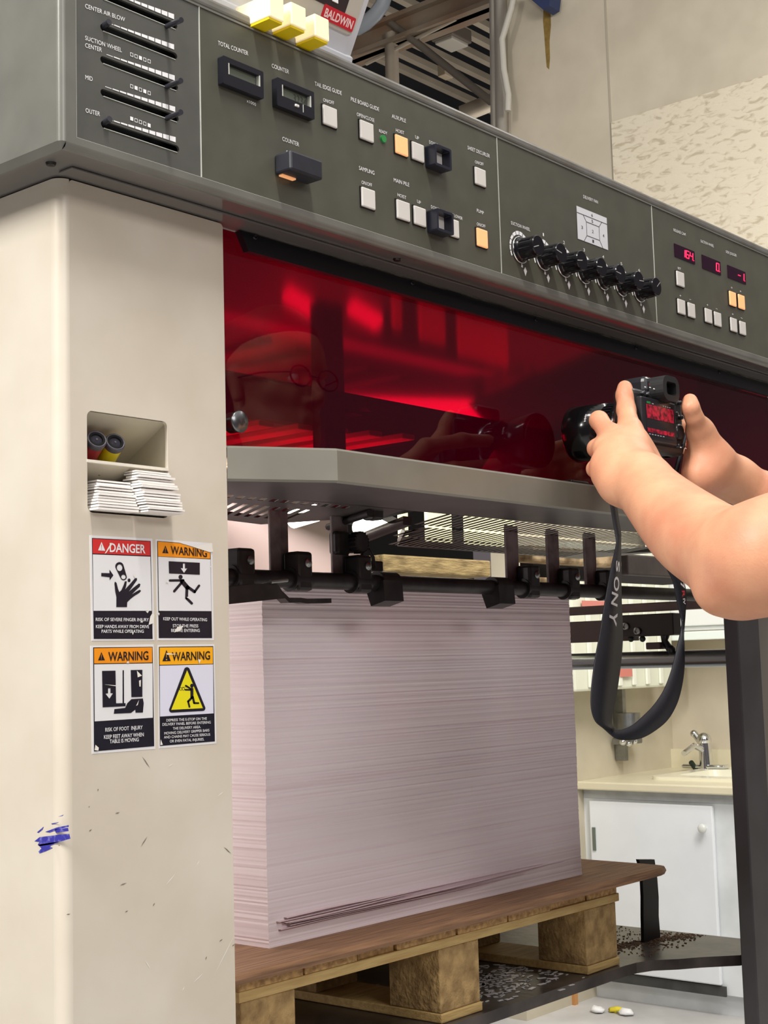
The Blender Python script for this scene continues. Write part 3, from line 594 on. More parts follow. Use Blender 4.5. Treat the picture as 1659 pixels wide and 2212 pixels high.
# display counters
def counter(tl, br, reset):
    a = P(*tl); b = P(*br); m_ = MB(); w_ = b.x-a.x; h_ = a.z-b.z
    win = [(a.x+w_*.14, b.z+h_*.40), (b.x-w_*.10, b.z+h_*.40), (b.x-w_*.10, a.z-h_*.2), (a.x+w_*.14, a.z-h_*.2)]
    plate(m_, rrect(a.x, b.x, b.z, a.z, .001, 2), [win], YP-.0065, YP+.001); o = m_.build('display_counter', mat('bezel_black', (24,24,32), .3), cc, 'black-framed counter with %s' % ('a reset key' if reset else 'an empty grey window'), fix=False)
    MB().box(win[0][0]-.001, win[1][0]+.001, YP-.0015, YP, win[0][1]-.001, win[2][1]+.001).build('lcd_window', mat('lcd_grey', (104,110,98), .2), o)
    m_ = MB(); f = [(win[0][0], YP-.0062, win[0][1]), (win[1][0], YP-.0062, win[1][1])]; m_.box(win[0][0]-.0006, win[0][0]+.0006, YP-.0067, YP-.002, win[0][1], win[2][1]); m_.box(win[1][0]-.0006, win[1][0]+.0006, YP-.0067, YP-.002, win[0][1], win[2][1]); m_.build('window_edge', LINE, o, fix=False)
    if reset:
        MB().box(a.x+w_*.46, a.x+w_*.56, YP-.008, YP-.006, b.z+h_*.2, b.z+h_*.29, .0006).build('reset_key', BUTTON, o)
        m_ = MB(); m_.box(a.x+w_*.68, a.x+w_*.695, YP-.0068, YP-.006, b.z+h_*.1, b.z+h_*.38); m_.build('key_edge', LINE, o, fix=False)
        m_ = MB(); text(m_, '3234', Vector((a.x+w_*.52, YP-.0018, b.z+h_*.6)), Vector((a.x+w_*.88, YP-.0018, b.z+h_*.6)), h_*.3); m_.build('digits', mat('lcd_digit', (70,74,66), .5), o, fix=False)
counter((471.6, 123.2), (560.3, 217.6), False); counter((588.6, 170), (670, 262), True)
# dial knobs with printed arc scales
KN = mat('knob_black', (20,20,24), .16)
for i, (px, py) in enumerate(((1124,540),(1174,556),(1219,571.5),(1262,586),(1303,600),(1343,614),(1381.5,627))):
    c = P(px, py); m_ = MB(); R0, R1 = .0185, .0235
    for k in range(12):
        a0 = math.radians(210-k*20); a1 = math.radians(210-k*20-17); t = .0012+.0038*(1-abs(k-5.5)/8)
        R_in = .0205-.0012
        vs = []
        for j in range(4):
            a = a0+(a1-a0)*j/3; vs += [(c.x+R_in*math.cos(a), YP+.0005, c.z+R_in*math.sin(a)), (c.x+(R_in+t)*math.cos(a), YP+.0005, c.z+(R_in+t)*math.sin(a))]
        m_.add(vs, [(2*j, 2*j+1, 2*j+3, 2*j+2) for j in range(3)])
    cz = c.z-.0255; cx_ = c.x+.010; m_.add([(cx_-.0035, YP+.0005, cz+.001), (cx_, YP+.0005, cz+.006), (cx_+.0035, YP+.0005, cz+.001), (cx_, YP+.0005, cz-.006)], [(0, 1, 2, 3)])
    m_.add([(cx_-.009, YP+.0005, cz+.004), (cx_-.005, YP+.0005, cz+.004), (cx_-.005, YP+.0005, cz+.007), (cx_-.008, YP+.0005, cz+.009)], [(0, 1, 2, 3)])
    m_.build('dial_scale', WHITE, cc, fix=False)
    kb = MB(); n = 60; prof = []
    def ring(y, r, flute): return [(c.x+(r-(.0011 if (flute and (k % 5) in (0, 1)) else 0))*math.cos(2*math.pi*k/n), y, c.z+(r-(.0011 if (flute and (k % 5) in (0, 1)) else 0))*math.sin(2*math.pi*k/n)) for k in range(n)]
    rs = [ring(YP, .0155, 0), ring(YP-.004, .0150, 0), ring(YP-.0055, .0138, 0), ring(YP-.006, .0138, 1), ring(YP-.022, .0132, 1), ring(YP-.0225, .0132, 0), ring(YP-.0265, .0130, 0), ring(YP-.0275, .0122, 0)]
    vs = [v for r in rs for v in r]; kb.add(vs, [(j*n+k, j*n+(k+1) % n, (j+1)*n+(k+1) % n, (j+1)*n+k) for j in range(len(rs)-1) for k in range(n)], False); kb.add(rs[-1], [tuple(range(n))])
    ko = kb.build('dial_knob', KN, cc)
    ang = math.radians((200, 170, 190, 185, 175, 5, 40)[i]); m_ = MB(); e = Vector((math.cos(ang), 0, math.sin(ang))); q = Vector((c.x, YP-.0278, c.z)); pr = Vector((-e.z, 0, e.x))*.0005
    m_.add([q-pr, q+pr, q+e*.012+pr, q+e*.012-pr], [(0, 1, 2, 3)]); m_.build('pointer_line', mat('pointer_grey', (170,170,170), .4), ko, fix=False)
    MB().lathe((c.x, YP-.0001, c.z), (0, -1, 0), [(0, .0172), (.0014, .0170), (.0014, .0158), (0, .0158)], 40, False).build('collar', CHROME, ko)
# delivery fan diagram
a = P(1246, 444); b = P(1314.5, 540); x0, x1, z1, z0 = a.x, b.x, a.z, b.z; W = x1-x0; Hh = z1-z0
fd = MB(); fd.add([(x0, YP+.0006, z0), (x1, YP+.0006, z0), (x1, YP+.0006, z1), (x0, YP+.0006, z1)], [(0, 1, 2, 3)]); fdo = fd.build('fan_diagram', mat('diagram_white', (214,216,222), .5), cc, 'white printed diagram of numbered zones', fix=False)
m_ = MB()
def ln(u0, v0, u1, v1):
    p = Vector((x0+u0*W, YP+.0003, z1-v0*Hh)); q = Vector((x0+u1*W, YP+.0003, z1-v1*Hh)); d = (q-p).normalized(); pr = Vector((-d.z, 0, d.x))*.0004; m_.add([p-pr, p+pr, q+pr, q-pr], [(0, 1, 2, 3)])
for L_ in ((0, .2, 1, .2), (.2, .2, .3, .38), (.82, .2, .72, .38), (.3, .38, .72, .38), (.3, .38, .3, .80), (.72, .38, .72, .80), (.3, .8, .72, .8), (.3, .8, .2, 1), (.72, .8, .82, 1)): ln(*L_)
for ch, u, v in (('6', .5, .1), ('5', .5, .29), ('3', .15, .6), ('2', .5, .6), ('4', .86, .6), ('1', .5, .9)): text(m_, ch, Vector((x0+(u-.025)*W, YP+.0003, z1-v*Hh)), Vector((x0+(u+.025)*W, YP+.0003, z1-v*Hh)), .0044)
m_.build('diagram_lines', mat('print_dark', (44,44,48), .5), fdo, fix=False)
# LED displays
LEDB = mat('led_window', (40,10,34), .15); LEDR = mat('led_red', (255,30,80), .4, emit=1.6)
SEG = {'a': (0, 2, 1, 2), 'b': (1, 1, 1, 2), 'c': (1, 0, 1, 1), 'd': (0, 0, 1, 0), 'e': (0, 0, 0, 1), 'f': (0, 1, 0, 2), 'g': (0, 1, 1, 1)}
DG = {'1': 'bc', '6': 'acdefg', '4': 'bcfg', '0': 'abcdef', '-': 'g', ' ': ''}
def led(tl, br, chars, slots_n=4):
    a = P(*tl); b = P(*br); o = MB().box(a.x, b.x, YP+.0002, YP+.002, b.z, a.z).build('led_display', LEDB, cc, 'dark display with glowing red digits')
    m_ = MB(); w_ = (b.x-a.x); h = (a.z-b.z)*.28; cw = w_*.135
    for k, ch in enumerate(chars):
        ox = b.x-w_*.06-(len(chars)-k)*cw*1.45; oz = (a.z+b.z)/2-h*.95
        for s_ in DG[ch[0]]:
            q = SEG[s_]; m_.cyl((ox+q[0]*cw+q[1]*.0006, YP-.0001, oz+q[1]*h), (ox+q[2]*cw+q[3]*.0006, YP-.0001, oz+q[3]*h), .0007, None, 6)
    m_.cyl((b.x-w_*.09, YP-.0001, oz), (b.x-w_*.07, YP-.0001, oz), .0007, None, 6)
    m_.build('digits', LEDR, o)
led((1457,525.5), (1502,571), '164'); led((1516.7,549.7), (1558,595), '0'); led((1572,572), (1612,614.6), '-1')
# ================================================================== MONITOR UNIT ON TOP OF THE CONSOLE
def onplane(px, py, p0, nrm):
    r = ray(px, py); nrm = Vector(nrm); return r*((Vector(p0).dot(nrm))/r.dot(nrm))
U0 = Vector((1.18, 1.03, .682)); UT = Vector((0, -.03, .057)).normalized(); UN = Vector((1, 0, 0)).cross(UT).normalized()
if UN.y > 0: UN = -UN
mu = thing('monitor_unit', (1.07, 1.06, ZT), 'off-white tilted monitor unit with red maker plate and three lit yellow keys', 'control unit')
def UP(px, py, off=0): return onplane(px, py, U0, UN)+UN*off
m_ = MB(); xr, xl = 1.187, .93
prof = [(1.05, ZT+.0005), (1.030, ZT+.006), (1.0265, ZT+.018)]+[(1.03+UT.y*t, .682+UT.z*t) for t in (.0, .05, .1, .2)]+[(1.16, .682+.2*UT.z+.03), (1.19, .75), (1.16, ZT+.0005)]
n = len(prof)
m_.add([(xl, a, b) for a, b in prof]+[(xr-.012, a, b) for a, b in prof], [(i, (i+1) % n, n+(i+1) % n, n+i) for i in range(n)]+[tuple(range(n))])
cyy = sum(a for a, b in prof)/n; czz = sum(b for a, b in prof)/n
p2 = [((a-cyy)*.97+cyy, (b-czz)*.97+czz) for a, b in prof]
m_.add([(xr-.012, a, b) for a, b in prof]+[(xr-.003, (a*.3+c*.7), (b*.3+d*.7)) for (a, b), (c, d) in zip(prof, p2)]+[(xr, a, b) for a, b in p2], [(i, (i+1) % n, n+(i+1) % n, n+i) for i in range(n)]+[(n+i, n+(i+1) % n, 2*n+(i+1) % n, 2*n+i) for i in range(n)]+[tuple(range(2*n, 3*n))], False)
m_.build('casing', mat('casing_white', (212,214,220), .35), mu)
FB = mat('bezel_beige', (196,192,180), .35)
def up_poly(pts, name, m, off, thick=0, parent=None):
    P3 = [UP(*q, off) if not isinstance(q, Vector) else q for q in pts]; mb = MB(); mb.prism(P3, -UN*max(thick, .0002)); return mb.build(name, m, parent or mu)
top = 400
a = UP(758, 79); 
def UW(x, t, off): return Vector((x, 1.03, .682))+UT*t+UN*off
tb = (a-Vector((a.x, 1.03, .682))).dot(UT)
plo = [UW(.935, tb, .002), UW(a.x-.008, tb, .002), UW(a.x-.003, tb+.002, .002), UW(a.x, tb+.008, .002), UW(a.x, .19, .002), UW(.935, .19, .002)]
m_ = MB(); m_.prism(plo, -UN*.003); m_.build('bezel', FB, mu)
s_ = UP(741, 30); ts = (s_-Vector((s_.x, 1.03, .682))).dot(UT)
m_ = MB(); m_.prism([UW(.96, ts, .0026), UW(s_.x, ts, .0026), UW(s_.x, .17, .0026), UW(.96, .17, .0026)], -UN*.0005); so = m_.build('screen', mat('screen_dark', (46,44,50), .2), mu)
m_ = MB(); q = UP(722, 1, .003); m_.box(q.x-.006, q.x+.003, q.y-.0005, q.y+.0005, q.z-.002, q.z+.004); m_.build('mark', WHITE, so)
c = [UP(696, 14, .0032), UP(764, 45.6, .0032), UP(757, 68, .0032), UP(689, 36, .0032)]
x0, x1 = c[3].x, c[1].x; t0 = (c[3]-Vector((c[3].x, 1.03, .682))).dot(UT); t1 = (c[1]-Vector((c[1].x, 1.03, .682))).dot(UT)
t0 = tb+.004; t1 = t0+.0155
m_ = MB(); m_.prism([UW(x0+p*(x1-x0), t0+q*(t1-t0), .0032) for p, q in ((.02, 0), (.98, 0), (1, .1), (1, .9), (.98, 1), (.02, 1), (0, .9), (0, .1))], -UN*.001); mp = m_.build('maker_plate', mat('plate_red', (206,40,54), .35), mu, 'red maker plate with white capitals')
m_ = MB(); text(m_, 'BALDWIN', UW(x0+.003, (t0+t1)/2, .0036), UW(x1-.003, (t0+t1)/2, .0036), .0092, up=UT, bold=.03); m_.build('lettering', mat('plate_pink', (250,214,214), .5), mp, fix=False)
KEY = mat('key_cream', (255,240,196), .4, emit=.25); KEYB = mat('key_yellow', (232,206,20), .4)
for tl, br in (((582,3),(614,52)), ((629,18),(662,70)), ((680,38),(712,94))):
    a = aty(*tl, .975); b = aty(*br, .975); k_ = MB().box(a.x, b.x, .975, 1.024, b.z+.002, b.z+.026, .0012).build('lit_key', KEY, mu, 'square key glowing cream')
    MB().box(a.x+.001, b.x-.001, .977, 1.02, b.z-.0005, b.z+.0022).build('key_base', KEYB, k_)
# ================================================================== RED ACRYLIC GUARD
def acrylic():
    m = bpy.data.materials.new('red_acrylic'); m.use_nodes = True; nt = m.node_tree; nt.nodes.clear(); o = nt.nodes.new('ShaderNodeOutputMaterial')
    t = nt.nodes.new('ShaderNodeBsdfTransparent'); t.inputs[0].default_value = (.72, .010, .13, 1)
    geo = nt.nodes.new('ShaderNodeNewGeometry'); mul = nt.nodes.new('ShaderNodeMath'); mul.operation = 'MULTIPLY'; mul2 = nt.nodes.new('ShaderNodeMath'); mul2.operation = 'MULTIPLY'; mul2.inputs[1].default_value = .8; inv = nt.nodes.new('ShaderNodeMath'); inv.operation = 'SUBTRACT'; inv.inputs[0].default_value = 1
    g = nt.nodes.new('ShaderNodeBsdfGlossy'); g.inputs['Color'].default_value = (1, .97, .97, 1); g.inputs['Roughness'].default_value = .015
    d = nt.nodes.new('ShaderNodeBsdfDiffuse'); d.inputs[0].default_value = (.16, .002, .030, 1)
    f = nt.nodes.new('ShaderNodeFresnel'); f.inputs[0].default_value = 1.42
    a = nt.nodes.new('ShaderNodeMixShader'); a.inputs[0].default_value = .13
    b = nt.nodes.new('ShaderNodeMixShader')
    L = nt.links; L.new(t.outputs[0], a.inputs[1]); L.new(d.outputs[0], a.inputs[2]); L.new(geo.outputs['Backfacing'], inv.inputs[1]); L.new(inv.outputs[0], mul.inputs[0]); L.new(f.outputs[0], mul.inputs[1]); L.new(mul.outputs[0], mul2.inputs[0]); L.new(mul2.outputs[0], b.inputs[0]); L.new(a.outputs[0], b.inputs[1]); L.new(g.outputs[0], b.inputs[2]); L.new(b.outputs[0], o.inputs[0]); return m
ag = thing('acrylic_guard', (1.6, 1.075, .22), 'see-through dark red acrylic guard hanging between console and tray', 'safety guard')
XPR = 2.298
MB().box(1.0145, XPR, 1.072, 1.077, .2275, .4575, .0008).build('acrylic_sheet', acrylic(), ag)
m_ = MB(); xb = aty(545, 500, 1.058).x
m_.prism([(xb-.012, 1.064, .4575), (xb, 1.064, .4375), (XPR, 1.064, .4375), (XPR, 1.064, .4575)], (0, .0078, 0)); rl = m_.build('top_rail', mat('rail_black', (14,18,25), .3), ag)
for (px, py) in ((552,511),(892,610),(1159,690),(1375,750),(1555,803)):
    p = aty(px, py, 1.063); MB().lathe((p.x, 1.0645, p.z), (0, -1, 0), [(0, .0032), (.0015, .0030), (.0022, .0020), (.0010, .0012), (.0010, .0001)], 16).build('screw', mat('screw_black', (50,52,56), .3, .8), rl)
p = aty(517, 911, 1.06)
kn = MB().lathe((p.x, 1.0725, p.z), (0, -1, 0), [(0, .0108), (.010, .0108), (.0115, .0116), (.0135, .0116), (.0145, .0108), (.0146, .0001)], 40); kn.build('pull_knob', mat('knob_steel', (120,122,124), .28, 1), ag, 'round brushed metal knob')
# glints of light in the gap above the rail, painted as a strip
m_ = MB(); m_.box(1.15, 2.29, 1.0655, 1.070, .4578, .4588); m_.build('glint_strip', mat('glint_cream', (190,180,150), .4, var=.5, vscale=25, rgb2=(30,30,30), stretch=(1, 1, 1)), ag)
# ================================================================== DELIVERY TRAY (SHELF)
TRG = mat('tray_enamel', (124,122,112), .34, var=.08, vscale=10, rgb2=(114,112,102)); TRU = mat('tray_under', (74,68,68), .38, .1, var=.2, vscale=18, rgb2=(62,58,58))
ty = thing('delivery_tray', (1.6, 1.2, .19), 'grey enamel tray under the red guard with slotted underside', 'machine tray')
XS = 2.35; xA, xB = 1.0145, 1.116; yA, yS = 1.061, 1.002
m_ = MB(); e = .0025
pr = [(xA, yA), (xB, yS), (XS, yS)]
def wall(dz0, dz1, off0, off1):
    L0 = [(xA, yA+off0), (xB+.2*off0, yS+off0), (XS, yS+off0)]; L1 = [(xA, yA+off1), (xB+.2*off1, yS+off1), (XS, yS+off1)]
    m_.add([(a, b, dz0) for a, b in L0]+[(a, b, dz1) for a, b in L1], [(0, 1, 4, 3), (1, 2, 5, 4)])
wall(.190+e, .2265-e, 0, 0); wall(.2265-e, .2265, 0, e); wall(.2265, .2265, e, .09); wall(.190+e, .190, 0, e)
m_.build('apron', TRG, ty, fix=False)
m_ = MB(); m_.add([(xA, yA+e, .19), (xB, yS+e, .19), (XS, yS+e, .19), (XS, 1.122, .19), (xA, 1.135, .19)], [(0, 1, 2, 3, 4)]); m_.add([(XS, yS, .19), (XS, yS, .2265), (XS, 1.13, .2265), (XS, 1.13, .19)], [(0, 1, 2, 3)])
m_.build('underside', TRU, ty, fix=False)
def slots_plate(name, outline, rows, lab=None, z=.19, dirv=(.063, .102)):
    """outline in x,y ; rows: list of (x start, x end, y0, y1, pitch, width)"""
    holes = []; d = Vector(dirv)
    for (xa, xb, y0, y1, pitch, wd) in rows:
        x = xa
        while x < xb:
            s = (y1-y0)/d.y; dx = d.x*s; h = [(x, y0), (x+wd, y0), (x+wd+dx, y1), (x+dx, y1)]; holes.append(h); x += pitch
    vs, fs = tri2d(outline, holes); m_ = MB(); m_.add([(v.x, v.y, z) for v in vs], fs); m_.add([(v.x, v.y, z+.0006) for v in vs], fs)
    for h in holes: m_.add([(q[0], q[1], z) for q in h]+[(q[0], q[1], z+.0006) for q in h], [(i, (i+1) % 4, 4+(i+1) % 4, 4+i) for i in range(4)])
    n = len(outline); m_.add([(q[0], q[1], z) for q in outline]+[(q[0], q[1], z+.012) for q in outline], [(i, (i+1) % n, n+(i+1) % n, n+i) for i in range(n)])
    return m_.build(name, TRU, ty, lab, fix=False)
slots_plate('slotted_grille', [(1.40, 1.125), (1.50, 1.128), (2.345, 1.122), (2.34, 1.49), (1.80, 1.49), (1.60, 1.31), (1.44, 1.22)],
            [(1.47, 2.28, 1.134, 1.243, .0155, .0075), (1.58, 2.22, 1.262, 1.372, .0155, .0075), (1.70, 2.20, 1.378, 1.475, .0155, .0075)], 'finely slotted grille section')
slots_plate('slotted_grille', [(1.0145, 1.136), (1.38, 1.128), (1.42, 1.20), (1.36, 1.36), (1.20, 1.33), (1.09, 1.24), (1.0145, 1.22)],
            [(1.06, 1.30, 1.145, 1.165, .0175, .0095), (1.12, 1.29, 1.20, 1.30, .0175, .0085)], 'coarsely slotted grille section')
# hinge bar under the tray
m_ = MB(); m_.tube([atz(710, 1138, .185), atz(800, 1108, .185)], .005, 8); m_.obox(atz(806, 1110, .187), (.02, .02, .016), None, .003); m_.build('hinge_bar', BLACKM, ty)
m_ = MB(); a = atz(790, 1160, .184); b = atz(880, 1125, .184); m_.tube([a, b], .008, 4); m_.build('bracket', BLACKM, ty)
# small catch at tray end beside the camera
p = aty(1255, 1032, 1.03); m_ = MB(); m_.box(p.x-.022, p.x+.02, 1.03, 1.06, .2268, .236, .002); m_.build('catch', BLACK, ty)
# ================================================================== RAIL WITH CLAMPS
ZP, YPp = .106, 1.22
rb = thing('delivery_rail', (1.6, YPp, ZP), 'black greasy round rail carrying clamps in front of the paper pile', 'rail')
MB().cyl((1.0145, YPp, ZP), (2.34, YPp, ZP), .0105, n=20).build('bar', BLACKM, rb)
DST = mat('dusty_steel', (132,120,120), .45, .2, var=.35, vscale=30, rgb2=(84,74,76))
def clampx(px, wpx, ztop, name='clamp', hanger=True):
    c = aty(px, 1262, YPp); w_ = .021
    k = MB(); k.box(c.x-.006, c.x+w_, YPp-.014, YPp+.012, ZP-.014, ZP+.034, .004); k.cyl((c.x-.008, YPp, ZP), (c.x+w_+.001, YPp, ZP), .0145, n=20); o = k.build('clamp', BLACKM, rb)
    b = MB(); b.lathe((c.x+.012, YPp-.0135, ZP+.020), (0, -1, 0), [(0, .0055), (.002, .0055), (.002, .0035), (.0035, .003), (.0035, .0001)], 12); b.build('bolt', STEEL, o)
    if hanger:
        h = MB(); h.box(c.x-.026, c.x-.008, YPp+.012, YPp+.016, ZP+.0, ztop, .001); h.box(c.x-.008, c.x+.008, YPp+.014, YPp+.030, ZP+.0, ztop, .002); h.build('hanger', DST, rb)
    return o
for (px, w_, zt, hg) in ((508, 0, .2, False), (634, 0, .21, True), (765, 0, .205, True), (1134, 0, .2, True), (1222, 0, .2, True), (1302, 0, .2, True)): clampx(px, w_, zt, hanger=hg)
# wedge stops below the bar
def wedge(px):
    c = aty(px, 1262, YPp); m_ = MB(); x0 = c.x; w_ = .036
    m_.cyl((x0, YPp, ZP), (x0+w_, YPp, ZP), .0150, n=20)
    pr = [(YPp-.016, ZP+.003), (YPp-.018, ZP-.024), (YPp+.006, ZP-.030), (YPp+.015, ZP-.006)]
    n = 4; m_.add([(x0-.004, a, b) for a, b in pr]+[(x0+w_-.002, a, b) for a, b in pr], [(0, 1, 5, 4), (1, 2, 6, 5), (2, 3, 7, 6), (3, 0, 4, 7), (0, 1, 2, 3), (4, 5, 6, 7)])
    m_.build('wedge_stop', BLACKM, rb)
wedge(812); wedge(1060)
# knob and bracket by the second hanger
c = aty(768, 1172, YPp); m_ = MB(); m_.cyl((c.x+.004, YPp-.008, c.z), (c.x+.004, YPp+.012, c.z), .013, n=20); 
for k in range(18):
    a = 2*math.pi*k/18; m_.obox((c.x+.004+.013*math.cos(a), YPp-.002, c.z+.013*math.sin(a)), (.0025, .012, .0025), None)
m_.build('thumb_wheel', BLACKM, rb)
m_ = MB(); m_.box(c.x-.030, c.x-.004, YPp+.004, YPp+.02, ZP+.035, c.z+.014, .004); m_.build('wheel_block', BLACKM, rb)
m_ = MB(); q = aty(800, 1215, YPp+.03); m_.tube([q+Vector((-.03, -.01, -.008)), q+Vector((-.027, -.01, .012)), q+Vector((-.015, -.01, .016)), q+Vector((-.006, -.01, .006)), q+Vector((-.004, -.01, -.008))], .0025, 8); m_.box(q.x-.012, q.x+.02, q.y-.006, q.y+.01, q.z-.012, q.z+.002, .002); m_.build('wire_loop', BLACKM, rb)
# left tray with flat tongue
m_ = MB(); zt_ = .079
A = lambda px, py, y=1.15: aty(px, py, y)
m_.prism([A(496, 1268), A(585, 1258), A(600, 1262), A(620, 1292), A(497, 1305)], (0, .05, 0)); m_.build('guide_shoe', BLACKM, rb)
m_ = MB(); m_.tube([A(584, 1257, 1.147), A(620, 1253, 1.147)], .0025, 8); m_.build('guide_pin', STEEL, rb)
m_ = MB(); pts = [A(612, 1284, 1.15), A(625, 1297, 1.15), A(650, 1297, 1.15), A(664, 1299, 1.15), A(716, 1298, 1.15)]
for a, b in zip(pts, pts[1:]): m_.prism([a+Vector((0, 0, .003)), b+Vector((0, 0, .003)), b-Vector((0, 0, .0025)), a-Vector((0, 0, .0025))], (0, .014, 0))
m_.build('tongue', BLACKM, rb)
# ================================================================== PAPER PILE
def paper(name, rgb, rgb2, rgb3):
    m = bpy.data.materials.new(name); m.use_nodes = True; nt = m.node_tree; b = nt.nodes['Principled BSDF']; b.inputs['Roughness'].default_value = .75; b.inputs['Specular IOR Level'].default_value = .2
    tc = nt.nodes.new('ShaderNodeTexCoord'); mp = nt.nodes.new('ShaderNodeMapping'); mp.inputs['Scale'].default_value = (1.5, 1.5, 170)
    n = nt.nodes.new('ShaderNodeTexNoise'); n.inputs['Scale'].default_value = 1; n.inputs['Detail'].default_value = 6; n.inputs['Roughness'].default_value = .7
    r = nt.nodes.new('ShaderNodeValToRGB'); e = r.color_ramp.elements; e[0].position = .30; e[1].position = .62; e[0].color = lin(rgb3)+(1,); e[1].color = lin(rgb)+(1,)
    q = e.new(.42); q.color = lin(rgb2)+(1,)
    bp = nt.nodes.new('ShaderNodeBump'); bp.inputs['Strength'].default_value = .25; bp.inputs['Distance'].default_value = .002
    L = nt.links; L.new(tc.outputs['Object'], mp.inputs[0]); L.new(mp.outputs[0], n.inputs[0]); L.new(n.outputs[0], r.inputs[0]); L.new(r.outputs[0], b.inputs['Base Color']); L.new(n.outputs[0], bp.inputs['Height']); L.new(bp.outputs[0], b.inputs['Normal']); return m
PAP = paper('paper_edges', (238,226,230), (234,220,225), (222,203,208)); PAPW = mat('paper_sheet', (230,208,212), .7, spec=.2)
ZPB, ZPT = -.343, .122; YF = 1.30; XP0, XP1 = 1.300, 2.010
m_ = MB(); rows = 220; vs = []
for i in range(rows+1):
    z = ZPB+(ZPT-ZPB)*i/rows; t = i/rows
    ox = random.uniform(-.0005, .0005)-(0.001*math.sin(3*t)); oy = random.uniform(-.0004, .0004)+.0008*math.sin(t*9)
    xr_ = XP1+ox*.6-(.004*t) ; vs += [(XP0+ox+.0005*t, YF+oy, z), (xr_, YF+oy, z), (xr_, YF+.5, z), (XP0+ox, YF+.5, z)]
fs = [(4*i+k, 4*i+(k+1) % 4, 4*i+4+(k+1) % 4, 4*i+4+k) for i in range(rows) for k in range(4)]+[(0, 1, 2, 3), (4*rows, 4*rows+1, 4*rows+2, 4*rows+3)]
m_.add(vs, fs); tag(m_.build('paper_pile', PAP), 'tall squared pile of pinkish white printing paper standing on the brown board', 'paper pile')
# loose skewed sheets near the foot of the pile
for k in range(7):
    z0 = ZPB+.020+k*.0022; m_ = MB(); out = .004+.010*random.random(); xL = XP0+.004+random.random()*.03; xR = XP0+(.30, .55, .42, .66, .35, .6, .25)[k]
    n = 14; vs = []
    for j in range(n+1):
        u = j/n; x = xL+(xR-xL)*u; o_ = out*(math.sin(math.pi*min(1, u*1.0+.12)))**.5*(1-.5*u); zz = z0+.003*math.sin(u*5+k)*.4
        vs += [(x, YF-o_-.0008, zz), (x, YF+.03, z0), (x, YF-o_-.0008, zz+.0005), (x, YF+.03, z0+.0005)]
    fs = []
    for j in range(n): a = 4*j; b = a+4; fs += [(a, a+1, b+1, b), (a+2, b+2, b+3, a+3), (a, b, b+2, a+2)]
    m_.add(vs, fs); tag(m_.build('loose_sheet', PAPW, fix=False), 'thin paper sheet sticking out crookedly low in the front of the pile', 'paper sheet', 'crooked sheets low in the pile')
# curled fresh sheets behind the top of the pile
def curl(pts, x0, x1, name, lab, twist=0):
    m_ = MB(); vs = []
    for (y, z) in pts: vs += [(x0, y, z), (x1, y+twist, z), (x0, y, z+.0006), (x1, y+twist, z+.0006)]
    fs = []
    for j in range(len(pts)-1): a = 4*j; b = a+4; fs += [(a, a+1, b+1, b), (a+2, b+2, b+3, a+3), (a, b, b+2, a+2), (a+1, a+3, b+3, b+1)]
    m_.add(vs, fs, True); return tag(m_.build(name, PAPW, fix=False), lab, 'paper sheet')
curl([(1.85+.03*k, .145+.31*(k/12)**1.5) for k in range(13)], 1.62, 2.30, 'falling_sheet', 'pale pink sheet curling down at the back behind the hangers')
curl([(1.36+.035*k, .126+.028*math.sin(k/6.0)) for k in range(10)], 1.70, 1.985, 'top_sheet', 'pink sheet settling at a slant on top of the pile, seen below the fine grille')
# ================================================================== BOARD, PALLET, LIFT PLATE
def wood(name, rgb, rgb2, stretch, rough=.65, sc=9, bump=.2):
    return mat(name, rgb, rough, rgb2=rgb2, vscale=sc, stretch=stretch, bump=bump, bscale=sc*3, detail=6)
WB = wood('brown_board', (166,126,94), (122,90,66), (1.2, 26, 26), sc=9); WY = wood('pine', (206,178,118), (184,152,96), (1.2, 12, 12), sc=12); WY2 = wood('deck_pine', (208,168,110), (158,120,74), (9, 1.2, 9), sc=16); CHIP = wood('chip_block', (184,154,104), (138,110,70), (1, 1, 1), .85, 45, .5)
m_ = MB(); bz0, bz1 = -.3560, -.3432
out = [(1.06, 1.227), (1.35, 1.227), (1.6, 1.2275), (1.9, 1.228), (2.14, 1.231), (2.160, 1.236), (2.166, 1.246), (2.168, 1.262), (2.17, 1.85), (1.06, 1.85)]
nb = len(out); lip = [(x+.0035*(1 if x > 2.1 else 0), y-.0035) for x, y in out]
m_.add([(x, y, bz1) for x, y in out]+[(x, y-(.004 if y < 1.25 else 0), (bz0+bz1)/2) for x, y in out]+[(x, y, bz0) for x, y in out], [(i, (i+1) % nb, nb+(i+1) % nb, nb+i) for i in range(nb)]+[(nb+i, nb+(i+1) % nb, 2*nb+(i+1) % nb, 2*nb+i) for i in range(nb)]+[tuple(range(nb)), tuple(range(2*nb, 3*nb))])
tag(m_.build('pile_board', WB), 'worn brown plywood board lying on the pallet under the paper', 'board')
pl = thing('wooden_pallet', (1.6, 1.5, -.4815), 'wooden pallet with chipboard blocks under the brown board', 'pallet')
PX0, PX1, PY0, PY1 = 1.20, 2.038, 1.25, 1.80
xx = PX0
seq = [.112, .100, .075, .008, .13, .12, .11, .10, .11]; 
for k, w_ in enumerate(seq):
    if w_ < .02: continue
    x1_ = min(xx+w_, PX1); zt_ = bz0-.0003
    if x1_-xx > .01: MB().box(xx, x1_-.004, PY0+random.uniform(0, .005), PY1, -.3712, zt_, .001).build('deck_slat', WY2, pl)
    xx = x1_
for yb in (PY0, (PY0+PY1)/2-.04, PY1-.08):
    MB().box(PX0, PX1, yb, yb+.08, -.3838, -.3713, .001).build('stringer_board', WY, pl)
